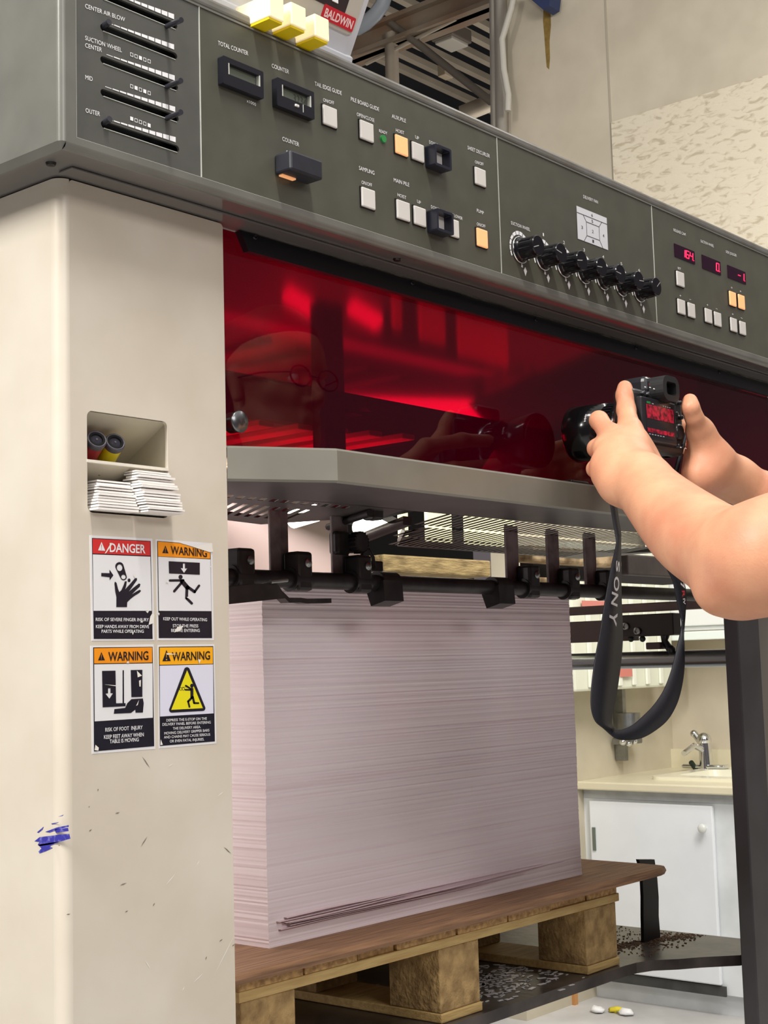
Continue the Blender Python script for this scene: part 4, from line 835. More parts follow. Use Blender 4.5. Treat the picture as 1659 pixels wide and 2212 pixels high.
for xb in (PX0+.005, PX0+.375, PX1-.098):
    for yb in (PY0+.002, (PY0+PY1)/2-.045, PY1-.092):
        MB().box(xb, xb+.090, yb, yb+.090, -.4688, -.3840, .002).build('block', CHIP, pl)
    MB().box(xb-.001, xb+.092, PY0, PY1, -.4815, -.4690, .0015).build('base_board', WY, pl)
PLT = mat('lift_plate_steel', (88,80,76), .35, .2, var=.5, vscale=14, rgb2=(52,47,46), bump=.05)
m_ = MB(); zt_, zb_ = -.4820, -.4985
out = [(1.0, 1.240), (2.03, 1.240), (2.06, 1.237), (2.09, 1.225), (2.12, 1.195), (2.152, 1.172), (2.199, 1.127), (2.327, 1.122), (2.327, 1.85), (1.0, 1.85)]
m_.prism([(x, y, zb_) for x, y in out], (0, 0, zt_-zb_)); lp = thing('lift_plate', (1.6, 1.5, zb_), 'black steel lifting plate carrying the pallet, with an upright strap', 'lifting plate')
m_.build('plate', PLT, lp)
# upright strap on the plate
def sx(px, py): return aty(px, py, 1.307)
m_ = MB(); S_ = [(1380,1858,1414,1855),(1384,1870,1416,1870),(1388,1900,1420,1895),(1390,1940,1423,1935),(1390,1980,1423,1975),(1391,2025,1427,2032)]
vs = []; 
for (xa, ya, xb_, yb_) in S_:
    a = sx(xa, (ya+yb_)/2); b = sx(xb_, (ya+yb_)/2); vs += [a, b, a+Vector((0, .006, 0)), b+Vector((0, .006, 0))]
for q in vs[-4:]: q.z = zt_
fs = []
for j in range(len(S_)-1): a = 4*j; b = a+4; fs += [(a, a+1, b+1, b), (a+2, b+2, b+3, a+3), (a, b, b+2, a+2), (a+1, a+3, b+3, b+1)]
fs += [(0, 1, 3, 2)]; m_.add(vs, fs); m_.build('upright_strap', mat('strap_black', (20,19,22), .5), lp)
# debris on the plate: uncountable crumbs
m_ = MB()
for k in range(1100):
    x = random.uniform(2.10, 2.32); y = random.gauss(1.305-.35*(x-2.23), .012) if random.random() < .75 else random.uniform(1.24, 1.42); s_ = random.uniform(.0006, .0019)
    m_.obox((x, y, zt_+s_*.3), (s_*2, s_*1.4, s_), Matrix.Rotation(random.random()*3, 3, 'Z'))
d_ = m_.build('paper_dust_debris', mat('debris_brown', (132,104,82), .95, var=.5, vscale=60)); tag(d_, 'brown crumbs of wood and dust strewn on the lifting plate', 'debris', None, 'stuff')
m_ = MB()
for k in range(420):
    x = random.uniform(1.66, 1.93); y = random.gauss(1.36, .05); s_ = random.uniform(.0015, .006); m_.obox((x, y, zt_+.0006), (s_*2.8, s_, .0008), Matrix.Rotation(random.gauss(0, .5), 3, 'Z'))
tag(m_.build('shine_flakes', mat('shine_grey', (206,204,208), .25)), 'pale flakes painting the silvery shine of the lifting plate between two blocks', 'debris', None, 'stuff')  # silvery sheen of the plate laid on as pale flakes
# ================================================================== RIGHT POST, SIDE RAILS
POST = mat('post_grey', (70,68,70), .4, .2, var=.15, vscale=12, rgb2=(60,58,60))
tag(MB().box(2.160, 2.236, 1.0805, 1.106, -H, .1895, .002).build('frame_post', POST), 'dark grey steel post standing at the far side of the pallet', 'post')
tag(MB().box(2.240, 2.46, 1.085, 1.110, -H, .1895, .002).build('machine_cladding', mat('panel_pale', (104,98,92), .5)), 'pale grey machine cladding just beyond the dark steel post', 'cladding')
sr = thing('side_frame', (2.35, 1.5, .0), 'brown side frame of the press with sensor block beyond the paper', 'machine frame')
BRN = mat('brown_enamel', (110,92,90), .35, .2, var=.2, vscale=15, rgb2=(84,68,68))
MB().box(2.345, 2.365, 1.20, 2.4, .084, .100, .002).build('upper_bar', BRN, sr)
m_ = MB(); a = atx(1236, 1340, 2.36); b = atx(1375, 1376, 2.36); m_.box(2.35, 2.37, b.y, 2.4, .032, .072, .001); m_.build('lower_bar', mat('brown_dark', (84,70,70), .4, .2), sr)
m_ = MB(); a = atx(1330, 1330, 2.345); b = atx(1458, 1372, 2.345); m_.box(2.34, 2.37, b.y, a.y, b.z, a.z, .002); gbx = m_.build('sensor_block', mat('block_dark', (44,38,40), .35, .2), sr)
m_ = MB()
for (px, py) in ((1377, 1363), (1352, 1353)): p = atx(px, py, 2.339); m_.lathe(p, (-1, 0, 0), [(0, .007), (.003, .007), (.003, .004), (.001, .0035)], 14)
m_.build('port', STEEL, gbx)
m_ = MB(); a = atx(1400, 1388, 2.345); b = atx(1432, 1402, 2.345); m_.box(2.335, 2.36, b.y, a.y, b.z, a.z, .002); m_.build('sensor_foot', mat('foot_brown', (70,54,54), .4), sr)
m_ = MB(); m_.tube([atx(1437, 1370, 2.35), atx(1436, 1385, 2.35), atx(1447, 1402, 2.35)], [.009, .006, .007], 10); m_.sphere(atx(1450, 1403, 2.35), .008, 12, 8); m_.build('sensor_roller', BLACK, sr)
m_ = MB()
for px in (1363, 1388): m_.sphere(atx(px, 1380, 2.35), .006, 10, 6)
m_.build('bolt_heads', mat('bolt_green', (42,50,44), .4), sr)
a1 = atx(1240, 1429, 2.36); a2 = atx(1562, 1421, 2.36)
tag(MB().cyl((2.36, 1.20, a2.z), (2.36, 2.4, a1.z), .0155, n=24).build('guide_tube', mat('tube_steel', (150,156,160), .25, .9)), 'shiny steel tube running from the dark post behind the paper', 'tube')
# timber stacked behind
TMB = wood('old_timber', (170,148,100), (110,90,56), (1, 5, 5), .8, 12, .4); 
def beamX(x0, x1, y, z0, z1, d, name, lab, m, cat='timber'): return tag(MB().box(x0, x1, y, y+d, z0, z1, .006).build(name, m), lab, cat)
a = aty(838, 1210, 2.9); b = aty(925, 1235, 2.9)
beamX(aty(830, 1200, 2.9).x, aty(1060, 1200, 2.9).x, 2.9, aty(850, 1236, 2.9).z, aty(880, 1200, 2.9).z, .3, 'timber_beam', 'old yellowish timber behind the pile below the grille', TMB)
CRM = mat('crumbly_board', (206,180,140), .9, var=.3, vscale=25, rgb2=(120,96,66), bump=.6, bscale=30)
beamX(aty(1150, 1200, 2.0).x, aty(1345, 1200, 2.0).x, 2.0, aty(1200, 1215, 2.0).z, aty(1230, 1183, 2.0).z, .06, 'broken_board', 'rough broken pale board seen between the far hangers, upper one', CRM)
beamX(aty(1150, 1240, 2.0).x, aty(1240, 1240, 2.0).x, 2.0, aty(1180, 1262, 2.0).z, aty(1180, 1247, 2.0).z, .06, 'broken_board', 'rough broken pale board low between the far hangers, lower one', CRM)
tag(MB().box(aty(1172, 1200, 2.05).x, aty(1475, 1200, 2.05).x, 2.08, 2.12, aty(1300, 1252, 2.05).z, aty(1300, 1195, 2.05).z).build('dark_backing', mat('backing_black', (30,24,22), .9)), 'dark backing added for the black area behind the broken boards', 'block')  # dark backing put in to paint the darkness of the machine behind
tag(MB().box(aty(1356, 1200, 1.75).x, aty(1462, 1200, 1.75).x, 1.75, 1.77, aty(1400, 1244, 1.75).z, aty(1400, 1200, 1.75).z, .004).build('scratched_plank', mat('plank_dark', (70,60,56), .6, var=.4, vscale=20)), 'dark scratched plank behind the camera strap', 'plank')
# ================================================================== PRESS INTERIOR BEHIND THE GUARD
INT = mat('interior_paint', (96,90,88), .6, var=.2, vscale=5); INTD = mat('interior_dark', (30,28,30), .6)
pi_ = thing('press_interior', (1.8, 2.0, .4), 'dark frame and wire guards inside the press behind the red guard', 'machine interior')
MB().box(1.02, 2.9, 2.42, 2.45, .36, .655).build('back_plate', INTD, pi_)
MB().box(2.15, 2.46, 1.12, 1.126, .23, .456).build('side_plate', INTD, pi_)
MB().box(1.02, 2.9, 1.61, 2.45, .652, .658).build('roof_plate', INT, pi_)
MB().prism([(2.44, 1.2, .245), (2.44, 2.45, .50), (2.44, 2.45, .65), (2.44, 1.2, .65)], (.02, 0, 0)).build('end_plate', INTD, pi_)
m_ = MB(); a = aty(700, 800, 1.62); b = aty(744, 800, 1.62); m_.box(a.x, b.x, 1.62, 1.65, .30, .60, .002); m_.build('upright_bar', BLACK, pi_)
m_ = MB(); a = aty(757, 860, 1.9); b = aty(786, 898, 1.9); m_.box(a.x, b.x, 1.9, 1.93, b.z, .62, .002); m_.build('upright_bar', BLACK, pi_)
def zq(px, py, z=.62): return atz(px, py, z)
def gridw(x0, x1, y0, y1, nx, ny, z=.618):
    m_ = MB()
    for k in range(nx+1): x = x0+(x1-x0)*k/nx; m_.box(x-.0013, x+.0013, y0, y1, z, z+.002)
    for k in range(ny+1): y = y0+(y1-y0)*k/ny; m_.box(x0, x1, y-.0013, y+.0013, z, z+.002)
    m_.build('wire_guard', mat('wire_pale', (240,230,220), .4), pi_)
gridw(1.45, 1.70, 1.615, 1.80, 14, 12, .595); gridw(1.75, 2.12, 1.615, 1.82, 20, 12, .595)
MB().box(1.70, 1.75, 1.61, 2.0, .592, .604).build('cross_bar', BLACK, pi_); MB().box(1.3, 2.4, 1.83, 1.86, .55, .60).build('cross_bar', BLACK, pi_)
m_ = MB(); m_.box(1.85, 2.41, 1.95, 2.05, .47, .56, .01); m_.build('gripper_housing', INTD, pi_)
for k in range(5): MB().box(1.62+.09*k, 1.655+.09*k, 1.62, 2.3, .385+.004*k, .395+.004*k, .002).build('suction_slat', mat('slat_pale', (220,190,160), .5), pi_)
m_ = MB(); m_.cyl(aty(782, 872, 1.88), aty(805, 872, 1.84), .016, n=20); m_.build('roller', BLACKM, pi_)
m_ = MB(); m_.box(1.3, 2.4, 2.36, 2.40, .42, .46); m_.build('cross_bar', BLACKM, pi_)
# work lamp tubes inside (visible below the tray)
LT = mat('lamp_tube_glow', (255,250,228), .5, emit=7)
for (px, py, px2, py2, lb) in ((633, 1122, 682, 1108, 'short glowing lamp seen between the first two hangers'), (775, 1142, 826, 1128, 'brighter glowing lamp behind the thumb wheel')):
    a = aty(px, py, 1.75); b = aty(px2, py2, 1.75); m_ = MB(); m_.cyl(a+Vector((0, 0, .0)), b, .016, n=14); tag(m_.build('work_lamp', LT), lb, 'lamp')

for (pa, pb, lb) in ((868, 882, 'narrow glowing lamp panel above the fine grille'), (926, 976, 'glowing lamp panel above the middle of the fine grille'), (1010, 1112, 'widest glowing lamp panel above the fine grille')):
    a = aty(pa, 1178, 1.70); b = aty(pb, 1100, 1.70); MB().box(a.x, b.x, 1.70, 1.71, a.z, b.z, .003).build('lamp_panel', mat('panel_glow', (250,246,190), .5, emit=1.5), pi_)
# ================================================================== DIGITAL CAMERA HELD UP TO THE GUARD
def Z5(zx, zy, y): return aty(1200+zx/3.614, 780+zy/3.614, y)
CB = mat('camera_black', (26,26,28), .45, bump=.08, bscale=900); CBS = mat('camera_satin', (34,35,40), .3); CG = mat('lens_gloss', (16,16,18), .15)
X0, X1, YB, YFc, Z0c, Z1c = 1.579, 1.708, .912, .948, .262, .340
dc = thing('digital_camera', (1.64, .94, Z0c), 'black digital camera with a live red picture on its screen, gripped by two hands', 'camera')
m_ = MB(); m_.box(X0, X1, YB+.004, YFc, Z0c, Z1c, .008, 3); m_.box(X1-.038, X1+.002, YB+.006, YFc+.022, Z0c, Z1c-.006, .012, 4); m_.build('body', CB, dc)
m_ = MB(); m_.box(1.617, 1.672, YB+.006, YFc+.012, Z1c-.006, Z1c+.020, .008, 3); m_.build('viewfinder_housing', CBS, dc)
ec = MB(); plate(ec, rrect(1.624, 1.666, Z1c-.014, Z1c+.019, .013), [rrect(1.633, 1.658, Z1c-.006, Z1c+.011, .004)], YB-.014, YB+.008); ec = ec.build('eyecup', mat('rubber', (20,20,22), .6), dc, fix=False)
MB().box(1.634, 1.656, YB-.004, YB+.004, Z1c-.004, Z1c+.011).build('eyepiece_glass', mat('glass_dark', (14,15,20), .05), ec)
m_ = MB(); m_.box(1.587, 1.674, YB-.003, YB+.006, Z0c+.010, Z1c-.012, .002); so = m_.build('screen', CBS, dc)
sx0, sx1, sz0, sz1 = 1.597, 1.666, Z0c+.0165, Z1c-.017
def srect(u0, v0, u1, v1, name, m): return MB().box(sx0+u0*(sx1-sx0), sx0+u1*(sx1-sx0), YB-.0034, YB-.0028, sz0+v0*(sz1-sz0), sz0+v1*(sz1-sz0)).build(name, m, so)
srect(0, 0, 1, 1, 'screen_glass', mat('screen_off', (36,34,38), .2))
def live():
    m = mat('live_red', (150,18,42), .3, emit=.32); nt = m.node_tree; b = nt.nodes['Principled BSDF']
    n = nt.nodes.new('ShaderNodeTexNoise'); n.inputs['Scale'].default_value = 160; r = nt.nodes.new('ShaderNodeValToRGB'); r.color_ramp.elements[0].color = lin((70,8,24))+(1,); r.color_ramp.elements[1].color = lin((178,26,52))+(1,); r.color_ramp.elements[0].position = .35; r.color_ramp.elements[1].position = .6
    tc = nt.nodes.new('ShaderNodeTexCoord'); nt.links.new(tc.outputs['Object'], n.inputs[0]); nt.links.new(n.outputs[0], r.inputs[0]); nt.links.new(r.outputs[0], b.inputs['Emission Color']); nt.links.new(r.outputs[0], b.inputs['Base Color']); return m
m_ = MB(); e_ = YB-.0037
def sq(mb, u0, v0, u1, v1, e=.0037): x0, x1 = sx0+u0*(sx1-sx0), sx0+u1*(sx1-sx0); z0, z1 = sz0+v0*(sz1-sz0), sz0+v1*(sz1-sz0); mb.add([(x0, YB-e, z0), (x1, YB-e, z0), (x1, YB-e, z1), (x0, YB-e, z1)], [(0, 1, 2, 3)])
sq(m_, 0, .50, 1, .90); sq(m_, 0, .10, 1, .22); m_.build('live_picture', live(), so, fix=False)
m_ = MB(); sq(m_, .02, .93, .16, .95); sq(m_, .02, .96, .16, .98); m_.build('screen_bars', mat('screen_green', (40,120,60), .4, emit=.6), so, fix=False)
m_ = MB()
for (u0, u1, v) in [(.05+.10*k, .05+.10*k+.06, .045) for k in range(6)]+[(.6+.08*k, .6+.08*k+.05, .94) for k in range(4)]+[(.2, .27, .94)]: sq(m_, u0, v-.012, u1, v+.012, .0039)
ic_ = m_.build('screen_icons', mat('screen_text', (150,150,156), .5, emit=.3), so, fix=False)
# keys and dials
def bt(x, z, r, nm='key', m=CBS): MB().lathe((x, YB+.006, z), (0, -1, 0), [(0, r), (.006, r), (.0072, r*.7), (.0074, .0001)], 20).build(nm, m, dc)
bt(1.689, .293, .0105, 'control_dial'); bt(1.689, .293, .0045, 'centre_key', CG)
for (x, z) in ((1.682, .316), (1.696, .313), (1.684, .274), (1.697, .275), (1.680, .331), (1.694, .332), (1.600, .3335), (1.612, .3335)): bt(x, z, .003)
MB().cyl((1.690, YB+.02, Z1c-.004), (1.690, YB+.02, Z1c+.010), .009, n=32).build('mode_dial', CBS, dc)
MB().cyl((1.703, YB+.030, Z1c-.010), (1.703, YB+.030, Z1c+.003), .0075, n=32).build('exposure_dial', CBS, dc)
m_ = MB()
for (x, z) in ((1.696, .3105), (1.6845, .2715), (1.6975, .2715), (1.684, .3135), (1.612, .3415), (1.600, .3405), (1.622, .341), (1.704, .334)): m_.box(x-.0015, x+.0015, YB-.0022, YB-.0016, z-.0006, z+.0006)
m_.build('key_symbols', WHITE, dc)
m_ = MB(); q = aty(1408, 831, YB+.0045); text(m_, '7R', Vector((1.6215, YB+.0055, Z1c+.008)), Vector((1.6255, YB+.0055, Z1c+.008)), .003); m_.build('badge', mat('badge_red', (190,40,50), .4), dc, fix=False)
# lens points at the guard
LX, LZ = 1.643, .300
le = MB().lathe((LX, YFc-.002, LZ), (0, 1, 0), [(0, .030), (.010, .0305), (.0105, .033), (.040, .034), (.0405, .0328), (.044, .0328), (.0445, .036), (.080, .0375), (.094, .0385), (.096, .0375), (.096, .033), (.080, .030), (.0795, .001)], 56, False).build('lens', CG, dc)
MB().lathe((LX, YFc+.0075, LZ), (0, 1, 0), [(0, .0335), (.001, .0345), (.010, .0345), (.011, .0335)], 56, False).build('lens_ring', mat('ring_silver', (176,180,188), .25, 1), le)
m_ = MB(); R_ = .0353
for k in range(40):
    a = math.radians(k*9); m_.obox((LX+.0348*math.cos(a), YFc+.030, LZ+.0348*math.sin(a)), (.0012, .012, .0012), Matrix.Rotation(-a, 3, 'Y'))
m_.build('focus_ridges', CBS, le)
m_ = MB()
for k in range(6): 
    a = math.radians(150+k*3.0); m_.obox((LX+.0375*math.cos(a), YFc+.058, LZ+.0375*math.sin(a)), (.0008, .0016+.001*(k % 2), .0012), Matrix.Rotation(-a, 3, 'Y'))
m_.build('lens_marks', WHITE, le)
MB().sphere((LX, YFc+.068, LZ), (.030, .012, .030), 32, 16).build('front_glass', mat('glass_lens', (12,10,22), .03), le)
MB().lathe((X0+.001, YFc-.012, Z1c-.014), (-1, 0, 0), [(0, .004), (.004, .004), (.0045, .0001)], 14).build('strap_lug', STEEL, dc)
# strap
rows_ = [((1440,880),(1446,880),.955),((1330,960),(1338,960),.965),((1317,1020),(1329,1020),.965),((1319,1079),(1332,1079),.962),((1325,1120),(1337,1120),.960),((1330,1150),(1342,1150),.958),((1333,1170),(1342,1163),.955),
 ((1330,1190),(1342,1190),.953),((1324,1215),(1342,1215),.950),((1310,1290),(1343,1290),.948),((1297,1370),(1346,1370),.948),((1286,1430),(1342,1430),.948),((1279,1490),(1334,1490),.948),((1279,1530),(1326,1530),.947),((1288,1558),(1322,1558),.945),((1306,1574),(1325,1570),.943),
 ((1330,1594),(1330,1576),.938),((1352,1599),(1348,1575),.934),((1385,1595),(1370,1565),.930),((1415,1579),(1393,1545),.927),((1443,1555),(1415,1522),.925),((1463,1520),(1436,1490),.923),((1474,1480),(1452,1448),.922),((1479,1440),(1464,1400),.921),((1479,1400),(1472,1362),.920),
 ((1478,1370),(1474,1345),.920),((1481,1330),(1470,1325),.920),((1483,1290),(1462,1290),.921),((1479,1260),(1455,1255),.922),((1465,1225),(1441,1225),.924),((1450,1180),(1430,1180),.928),((1450,1100),(1438,1100),.932),((1470,1000),(1462,1000),.936),((1492,915),(1487,915),.938)]
def crs(P_, n=5):
    out = []
    for i in range(len(P_)-1):
        p0, p1, p2, p3 = P_[max(i-1, 0)], P_[i], P_[i+1], P_[min(i+2, len(P_)-1)]
        for k in range(n):
            t = k/n; out.append(.5*((2*p1)+(p2-p0)*t+(2*p0-5*p1+4*p2-p3)*t*t+(3*p1-p0-3*p2+p3)*t**3))
    return out+[P_[-1]]
A_ = crs([aty(a[0], a[1], y) for a, b, y in rows_]); B_ = crs([aty(b[0], b[1], y+.004) for a, b, y in rows_])
m_ = MB(); vs = []
for a, b in zip(A_, B_): vs += [a, b, a+Vector((0, .0018, 0)), b+Vector((0, .0018, 0))]
fs = []
for j in range(len(A_)-1): p = 4*j; q = p+4; fs += [(p, p+1, q+1, q), (p+2, q+2, q+3, p+3), (p, q, q+2, p+2), (p+1, p+3, q+3, q+1)]
m_.add(vs, fs, True); stp = m_.build('neck_strap', mat('strap_weave', (22,23,32), .55, bump=.15, bscale=900), dc, 'black woven neck strap hanging in a loop')
STW = mat('strap_white', (222,222,224), .5)
def rot_text(ch, c0, c1, w0, off, name, m, y):
    """letters reading downwards: baseline runs from c0 to c1 (pixels), letter tops point to the right side"""
    a = aty(*c0, y)-Vector((0, off, 0)); b = aty(*c1, y)-Vector((0, off, 0)); d = (b-a).normalized(); up = Vector((-d.z, 0, d.x)); 
    if up.x < 0: up = -up
    mb = MB(); text(mb, ch, a, b, w0, up=up, bold=.02); mb.build(name, m, stp, fix=False)
for ch, c0, c1, w0 in (('S', (1333.5,1212), (1333,1236), .0085), ('O', (1331.5,1246), (1329.5,1277), .0125), ('N', (1327.5,1281), (1325.5,1308), .0150), ('Y', (1325,1321), (1322,1350), .0180)): rot_text(ch, c0, c1, w0, .0012, 'lettering', STW, .9475)
for ch, c0, c1, w0, mm in (('7', (1472,1256), (1474,1272), .0095, STW), ('R', (1474.5,1276), (1475.5,1290), .0070, mat('strap_red', (200,40,50), .5)), ('IV', (1476,1293), (1477,1306), .0060, STW)): rot_text(ch, c0, c1, w0, .0012, 'lettering', mm, .9215)
# ================================================================== PERSON
def smin(a, b, k): h = np.clip(.5+.5*(b-a)/k, 0, 1); return b*(1-h)+a*h-k*h*(1-h)
def cone(Pn, a, b, r0, r1):
    a = np.array(a, np.float32); b = np.array(b, np.float32); ba = b-a; L = float(ba@ba)+1e-12
    h = np.clip(((Pn[0]-a[0])*ba[0]+(Pn[1]-a[1])*ba[1]+(Pn[2]-a[2])*ba[2])/L, 0, 1)
    return np.sqrt((Pn[0]-a[0]-ba[0]*h)**2+(Pn[1]-a[1]-ba[1]*h)**2+(Pn[2]-a[2]-ba[2]*h)**2)-(r0+(r1-r0)*h)
def nets(prims, k, step, pad=.02):
    """prims: (a, b, r0, r1[, k]) blended into one surface"""
    lo = np.min([np.minimum(p[0], p[1])-max(p[2], p[3]) for p in prims], 0)-pad; hi = np.max([np.maximum(p[0], p[1])+max(p[2], p[3]) for p in prims], 0)+pad
    ax = [np.arange(lo[i], hi[i]+step, step, dtype=np.float32) for i in range(3)]; shp = [len(a) for a in ax]; D = np.full(shp, 1e3, np.float32)
    for p in prims:
        kk = p[4] if len(p) > 4 else k; R_ = max(p[2], p[3])+kk+3*step
        sl = []
        for i in range(3):
            l_ = min(p[0][i], p[1][i])-R_; h_ = max(p[0][i], p[1][i])+R_; sl.append(slice(max(0, int((l_-lo[i])/step)), min(shp[i], int((h_-lo[i])/step)+2)))
        g_ = np.meshgrid(ax[0][sl[0]], ax[1][sl[1]], ax[2][sl[2]], indexing='ij', sparse=True)
        d = cone(g_, p[0], p[1], p[2], p[3]); D[tuple(sl)] = smin(D[tuple(sl)], d, kk)
    S = D < 0; cnt = np.zeros([n-1 for n in shp], np.int32); acc = np.zeros([n-1 for n in shp]+[3], np.float32)
    c0 = [slice(0, -1)]*3
    for dx in range(2):
        for dy in range(2):
            for dim in range(3):
                o0 = [0, 0, 0]; oth = [i for i in range(3) if i != dim]; o0[oth[0]] = dx; o0[oth[1]] = dy; o1 = list(o0); o1[dim] = 1
                s0 = tuple(slice(o, shp[i]-1+o) for i, o in enumerate(o0)); s1 = tuple(slice(o, shp[i]-1+o) for i, o in enumerate(o1))
                a, b = D[s0], D[s1]; cr = (a < 0) != (b < 0); t = np.where(cr, a/(a-b+1e-20), 0)
                for i in range(3): acc[..., i] += np.where(cr, (t if i == dim else o0[i]), 0)
                cnt += cr
    act = cnt > 0; idx = np.full(act.shape, -1, np.int64); idx[act] = np.arange(act.sum()); ijk = np.argwhere(act)
    V = (ijk+acc[act]/cnt[act][:, None])*step+np.array([a[0] for a in ax])
    Fs = []
    for dim in range(3):
        o = [i for i in range(3) if i != dim]; sl0 = [slice(1, -1)]*3; sl0[dim] = slice(0, -1); sl1 = list(sl0); sl1[dim] = slice(1, None)
        ch = S[tuple(sl0)] != S[tuple(sl1)]; I = np.argwhere(ch)
        for i in o: I[:, i] += 1
        e1 = np.zeros(3, int); e1[o[0]] = 1; e2 = np.zeros(3, int); e2[o[1]] = 1
        q = [idx[tuple((I-e1-e2).T)], idx[tuple((I-e2).T)], idx[tuple(I.T)], idx[tuple((I-e1).T)]]
        q = np.stack(q, 1); flip = S[tuple(I.T)]; flip = flip if dim != 1 else ~flip
        q[~flip] = q[~flip][:, ::-1]; Fs.append(q)
    return V, np.concatenate(Fs)
def chain(pts, rs, k=None): return [(tuple(a), tuple(b), ra, rb)+((k,) if k else ()) for a, b, ra, rb in zip(pts, pts[1:], rs, rs[1:])]
def limb(pts, rs, k=.012, n=6):
    P_ = crs([Vector(p) for p in pts], n); R_ = [v.x for v in crs([Vector((r, 0, 0)) for r in rs], n)]; return chain(P_, R_, k)
# left arm and hand (nearer the lens)
W = Z5(676, 950, .845); EL = aty(1592, 1212, .675); UA = Vector((1.47, .52, .235))
LA = limb([W, aty(1432, 1093, .80), aty(1500, 1156, .745), EL], [.0300, .0345, .0420, .0445])
LA += limb([EL, aty(1655, 1203, .625), (1.40, .575, .135), UA], [.0445, .0470, .0500, .0520], .02)
LA += [(tuple(aty(1549, 1281, .675)), tuple(aty(1580, 1270, .67)), .0150, .0210, .03)]
MI = Z5(578, 540, .905); MM = Z5(432, 590, .912); MR = Z5(385, 690, .91); MP = Z5(372, 800, .90)
for M_, r_ in ((MI, .0150), (MM, .0138), (MR, .0132), (MP, .0130)): LA += [(tuple(W), tuple(M_), .0200, r_, .018)]
LA += [(tuple(Z5(520, 760, .885)), tuple(Z5(610, 700, .895)), .0235, .0215, .02), (tuple(Z5(640, 860, .870)), tuple(Z5(470, 860, .88)), .0230, .0170, .02), (tuple(Z5(680, 720, .90)), tuple(Z5(740, 850, .872)), .0130, .0190, .02)]
LA += chain([MI, Z5(552, 380, .925), Z5(543, 270, .930), Z5(541, 208, .932)], [.0150, .0108, .0104, .0094], .008)
LA += chain([MM, Z5(338, 462, .935), Z5(345, 455, .962), Z5(400, 500, .985)], [.0138, .0106, .0096, .0086], .007)
LA += chain([MR, Z5(322, 682, .930), Z5(326, 690, .958), Z5(390, 690, .985)], [.0135, .0108, .0098, .0086], .006)
LA += chain([MP, Z5(312, 842, .918), Z5(312, 830, .944), Z5(370, 810, .970)], [.0130, .0100, .0090, .0080], .006)
LA += chain([Z5(700, 860, .87), Z5(700, 740, .93), Z5(700, 700, .955)], [.016, .012, .010], .01)      # thumb tucked under the body
# knuckle bumps and wrist bone
LA += [(tuple(Z5(520, 960, .868)), tuple(W), .0210, .0270, .02), (tuple(Z5(385, 900, .895)), tuple(Z5(470, 960, .875)), .0125, .0170, .02)]
V1, F1 = nets(LA, .010, .0021)
# right arm and hand
WR = aty(1588, 1035, .892); ER = Vector((2.02, .66, .10)); UR = Vector((1.93, .50, .235))
RA = chain([WR, aty(1650, 1072, .87), ER], [.0260, .0290, .0430], .02)+chain([ER, UR], [.045, .052], .03)
RA += chain([Z5(1050, 312, .893), Z5(1056, 365, .891), Z5(1082, 440, .892), Z5(1140, 560, .898)], [.0098, .0108, .0112, .0150], .006)
RA += [(tuple(Z5(1130, 560, .898)), tuple(Z5(1220, 780, .898)), .0150, .0270, .02), (tuple(Z5(1220, 780, .898)), tuple(WR), .0260, .0250, .02), (tuple(Z5(1150, 760, .91)), tuple(Z5(1130, 900, .905)), .0220, .0200, .02), (tuple(Z5(1130, 900, .905)), tuple(WR), .0200, .0240, .02),
       (tuple(Z5(1150, 640, .94)), tuple(Z5(1180, 800, .925)), .0130, .0200, .02)]
for k, zz in enumerate((480, 580, 680, 775)):
    RA += chain([Z5(1150, zz+70, .935), Z5(1110+8*k, zz+20, .972), Z5(1055+8*k, zz+10, .990), Z5(1005+10*k, zz+15, .984)], [.0120, .0102, .0094, .0084-.0004*k], .006)
V2, F2 = nets(RA, .012, .0024)
# trunk, neck, head, legs (coarser, joined under the shirt)
hx, hy, hz = 1.72, .46, .462
BO = [((1.54, .48, .225), (1.90, .48, .225), .070, .070, .05), ((1.72, .48, .22), (1.72, .47, -.12), .125, .115, .06), ((1.64, .48, .15), (1.80, .48, .15), .115, .115, .05), ((1.65, .47, -.12), (1.79, .47, -.12), .11, .11, .05), ((1.63, .47, -.38), (1.81, .47, -.38), .105, .105, .05), ((1.72, .47, .0), (1.72, .47, -.36), .13, .12, .05),
      ((1.72, .475, .26), (1.72, .475, .40), .056, .054, .03), (tuple(UA), (1.56, .48, .24), .052, .062, .04), (tuple(UR), (1.88, .48, .24), .052, .062, .04),
      ((1.63, .47, -.45), (1.62, .48, -.95), .088, .060, .03), ((1.62, .48, -.95), (1.62, .45, -1.38), .058, .040, .03), ((1.81, .47, -.45), (1.83, .47, -.95), .088, .060, .03), ((1.83, .47, -.95), (1.84, .44, -1.38), .058, .040, .03),
      ((1.62, .45, -1.42), (1.61, .58, -1.43), .038, .030, .03), ((1.84, .44, -1.42), (1.86, .57, -1.43), .038, .030, .03)]
VB, FB_ = nets(BO, .04, .011)
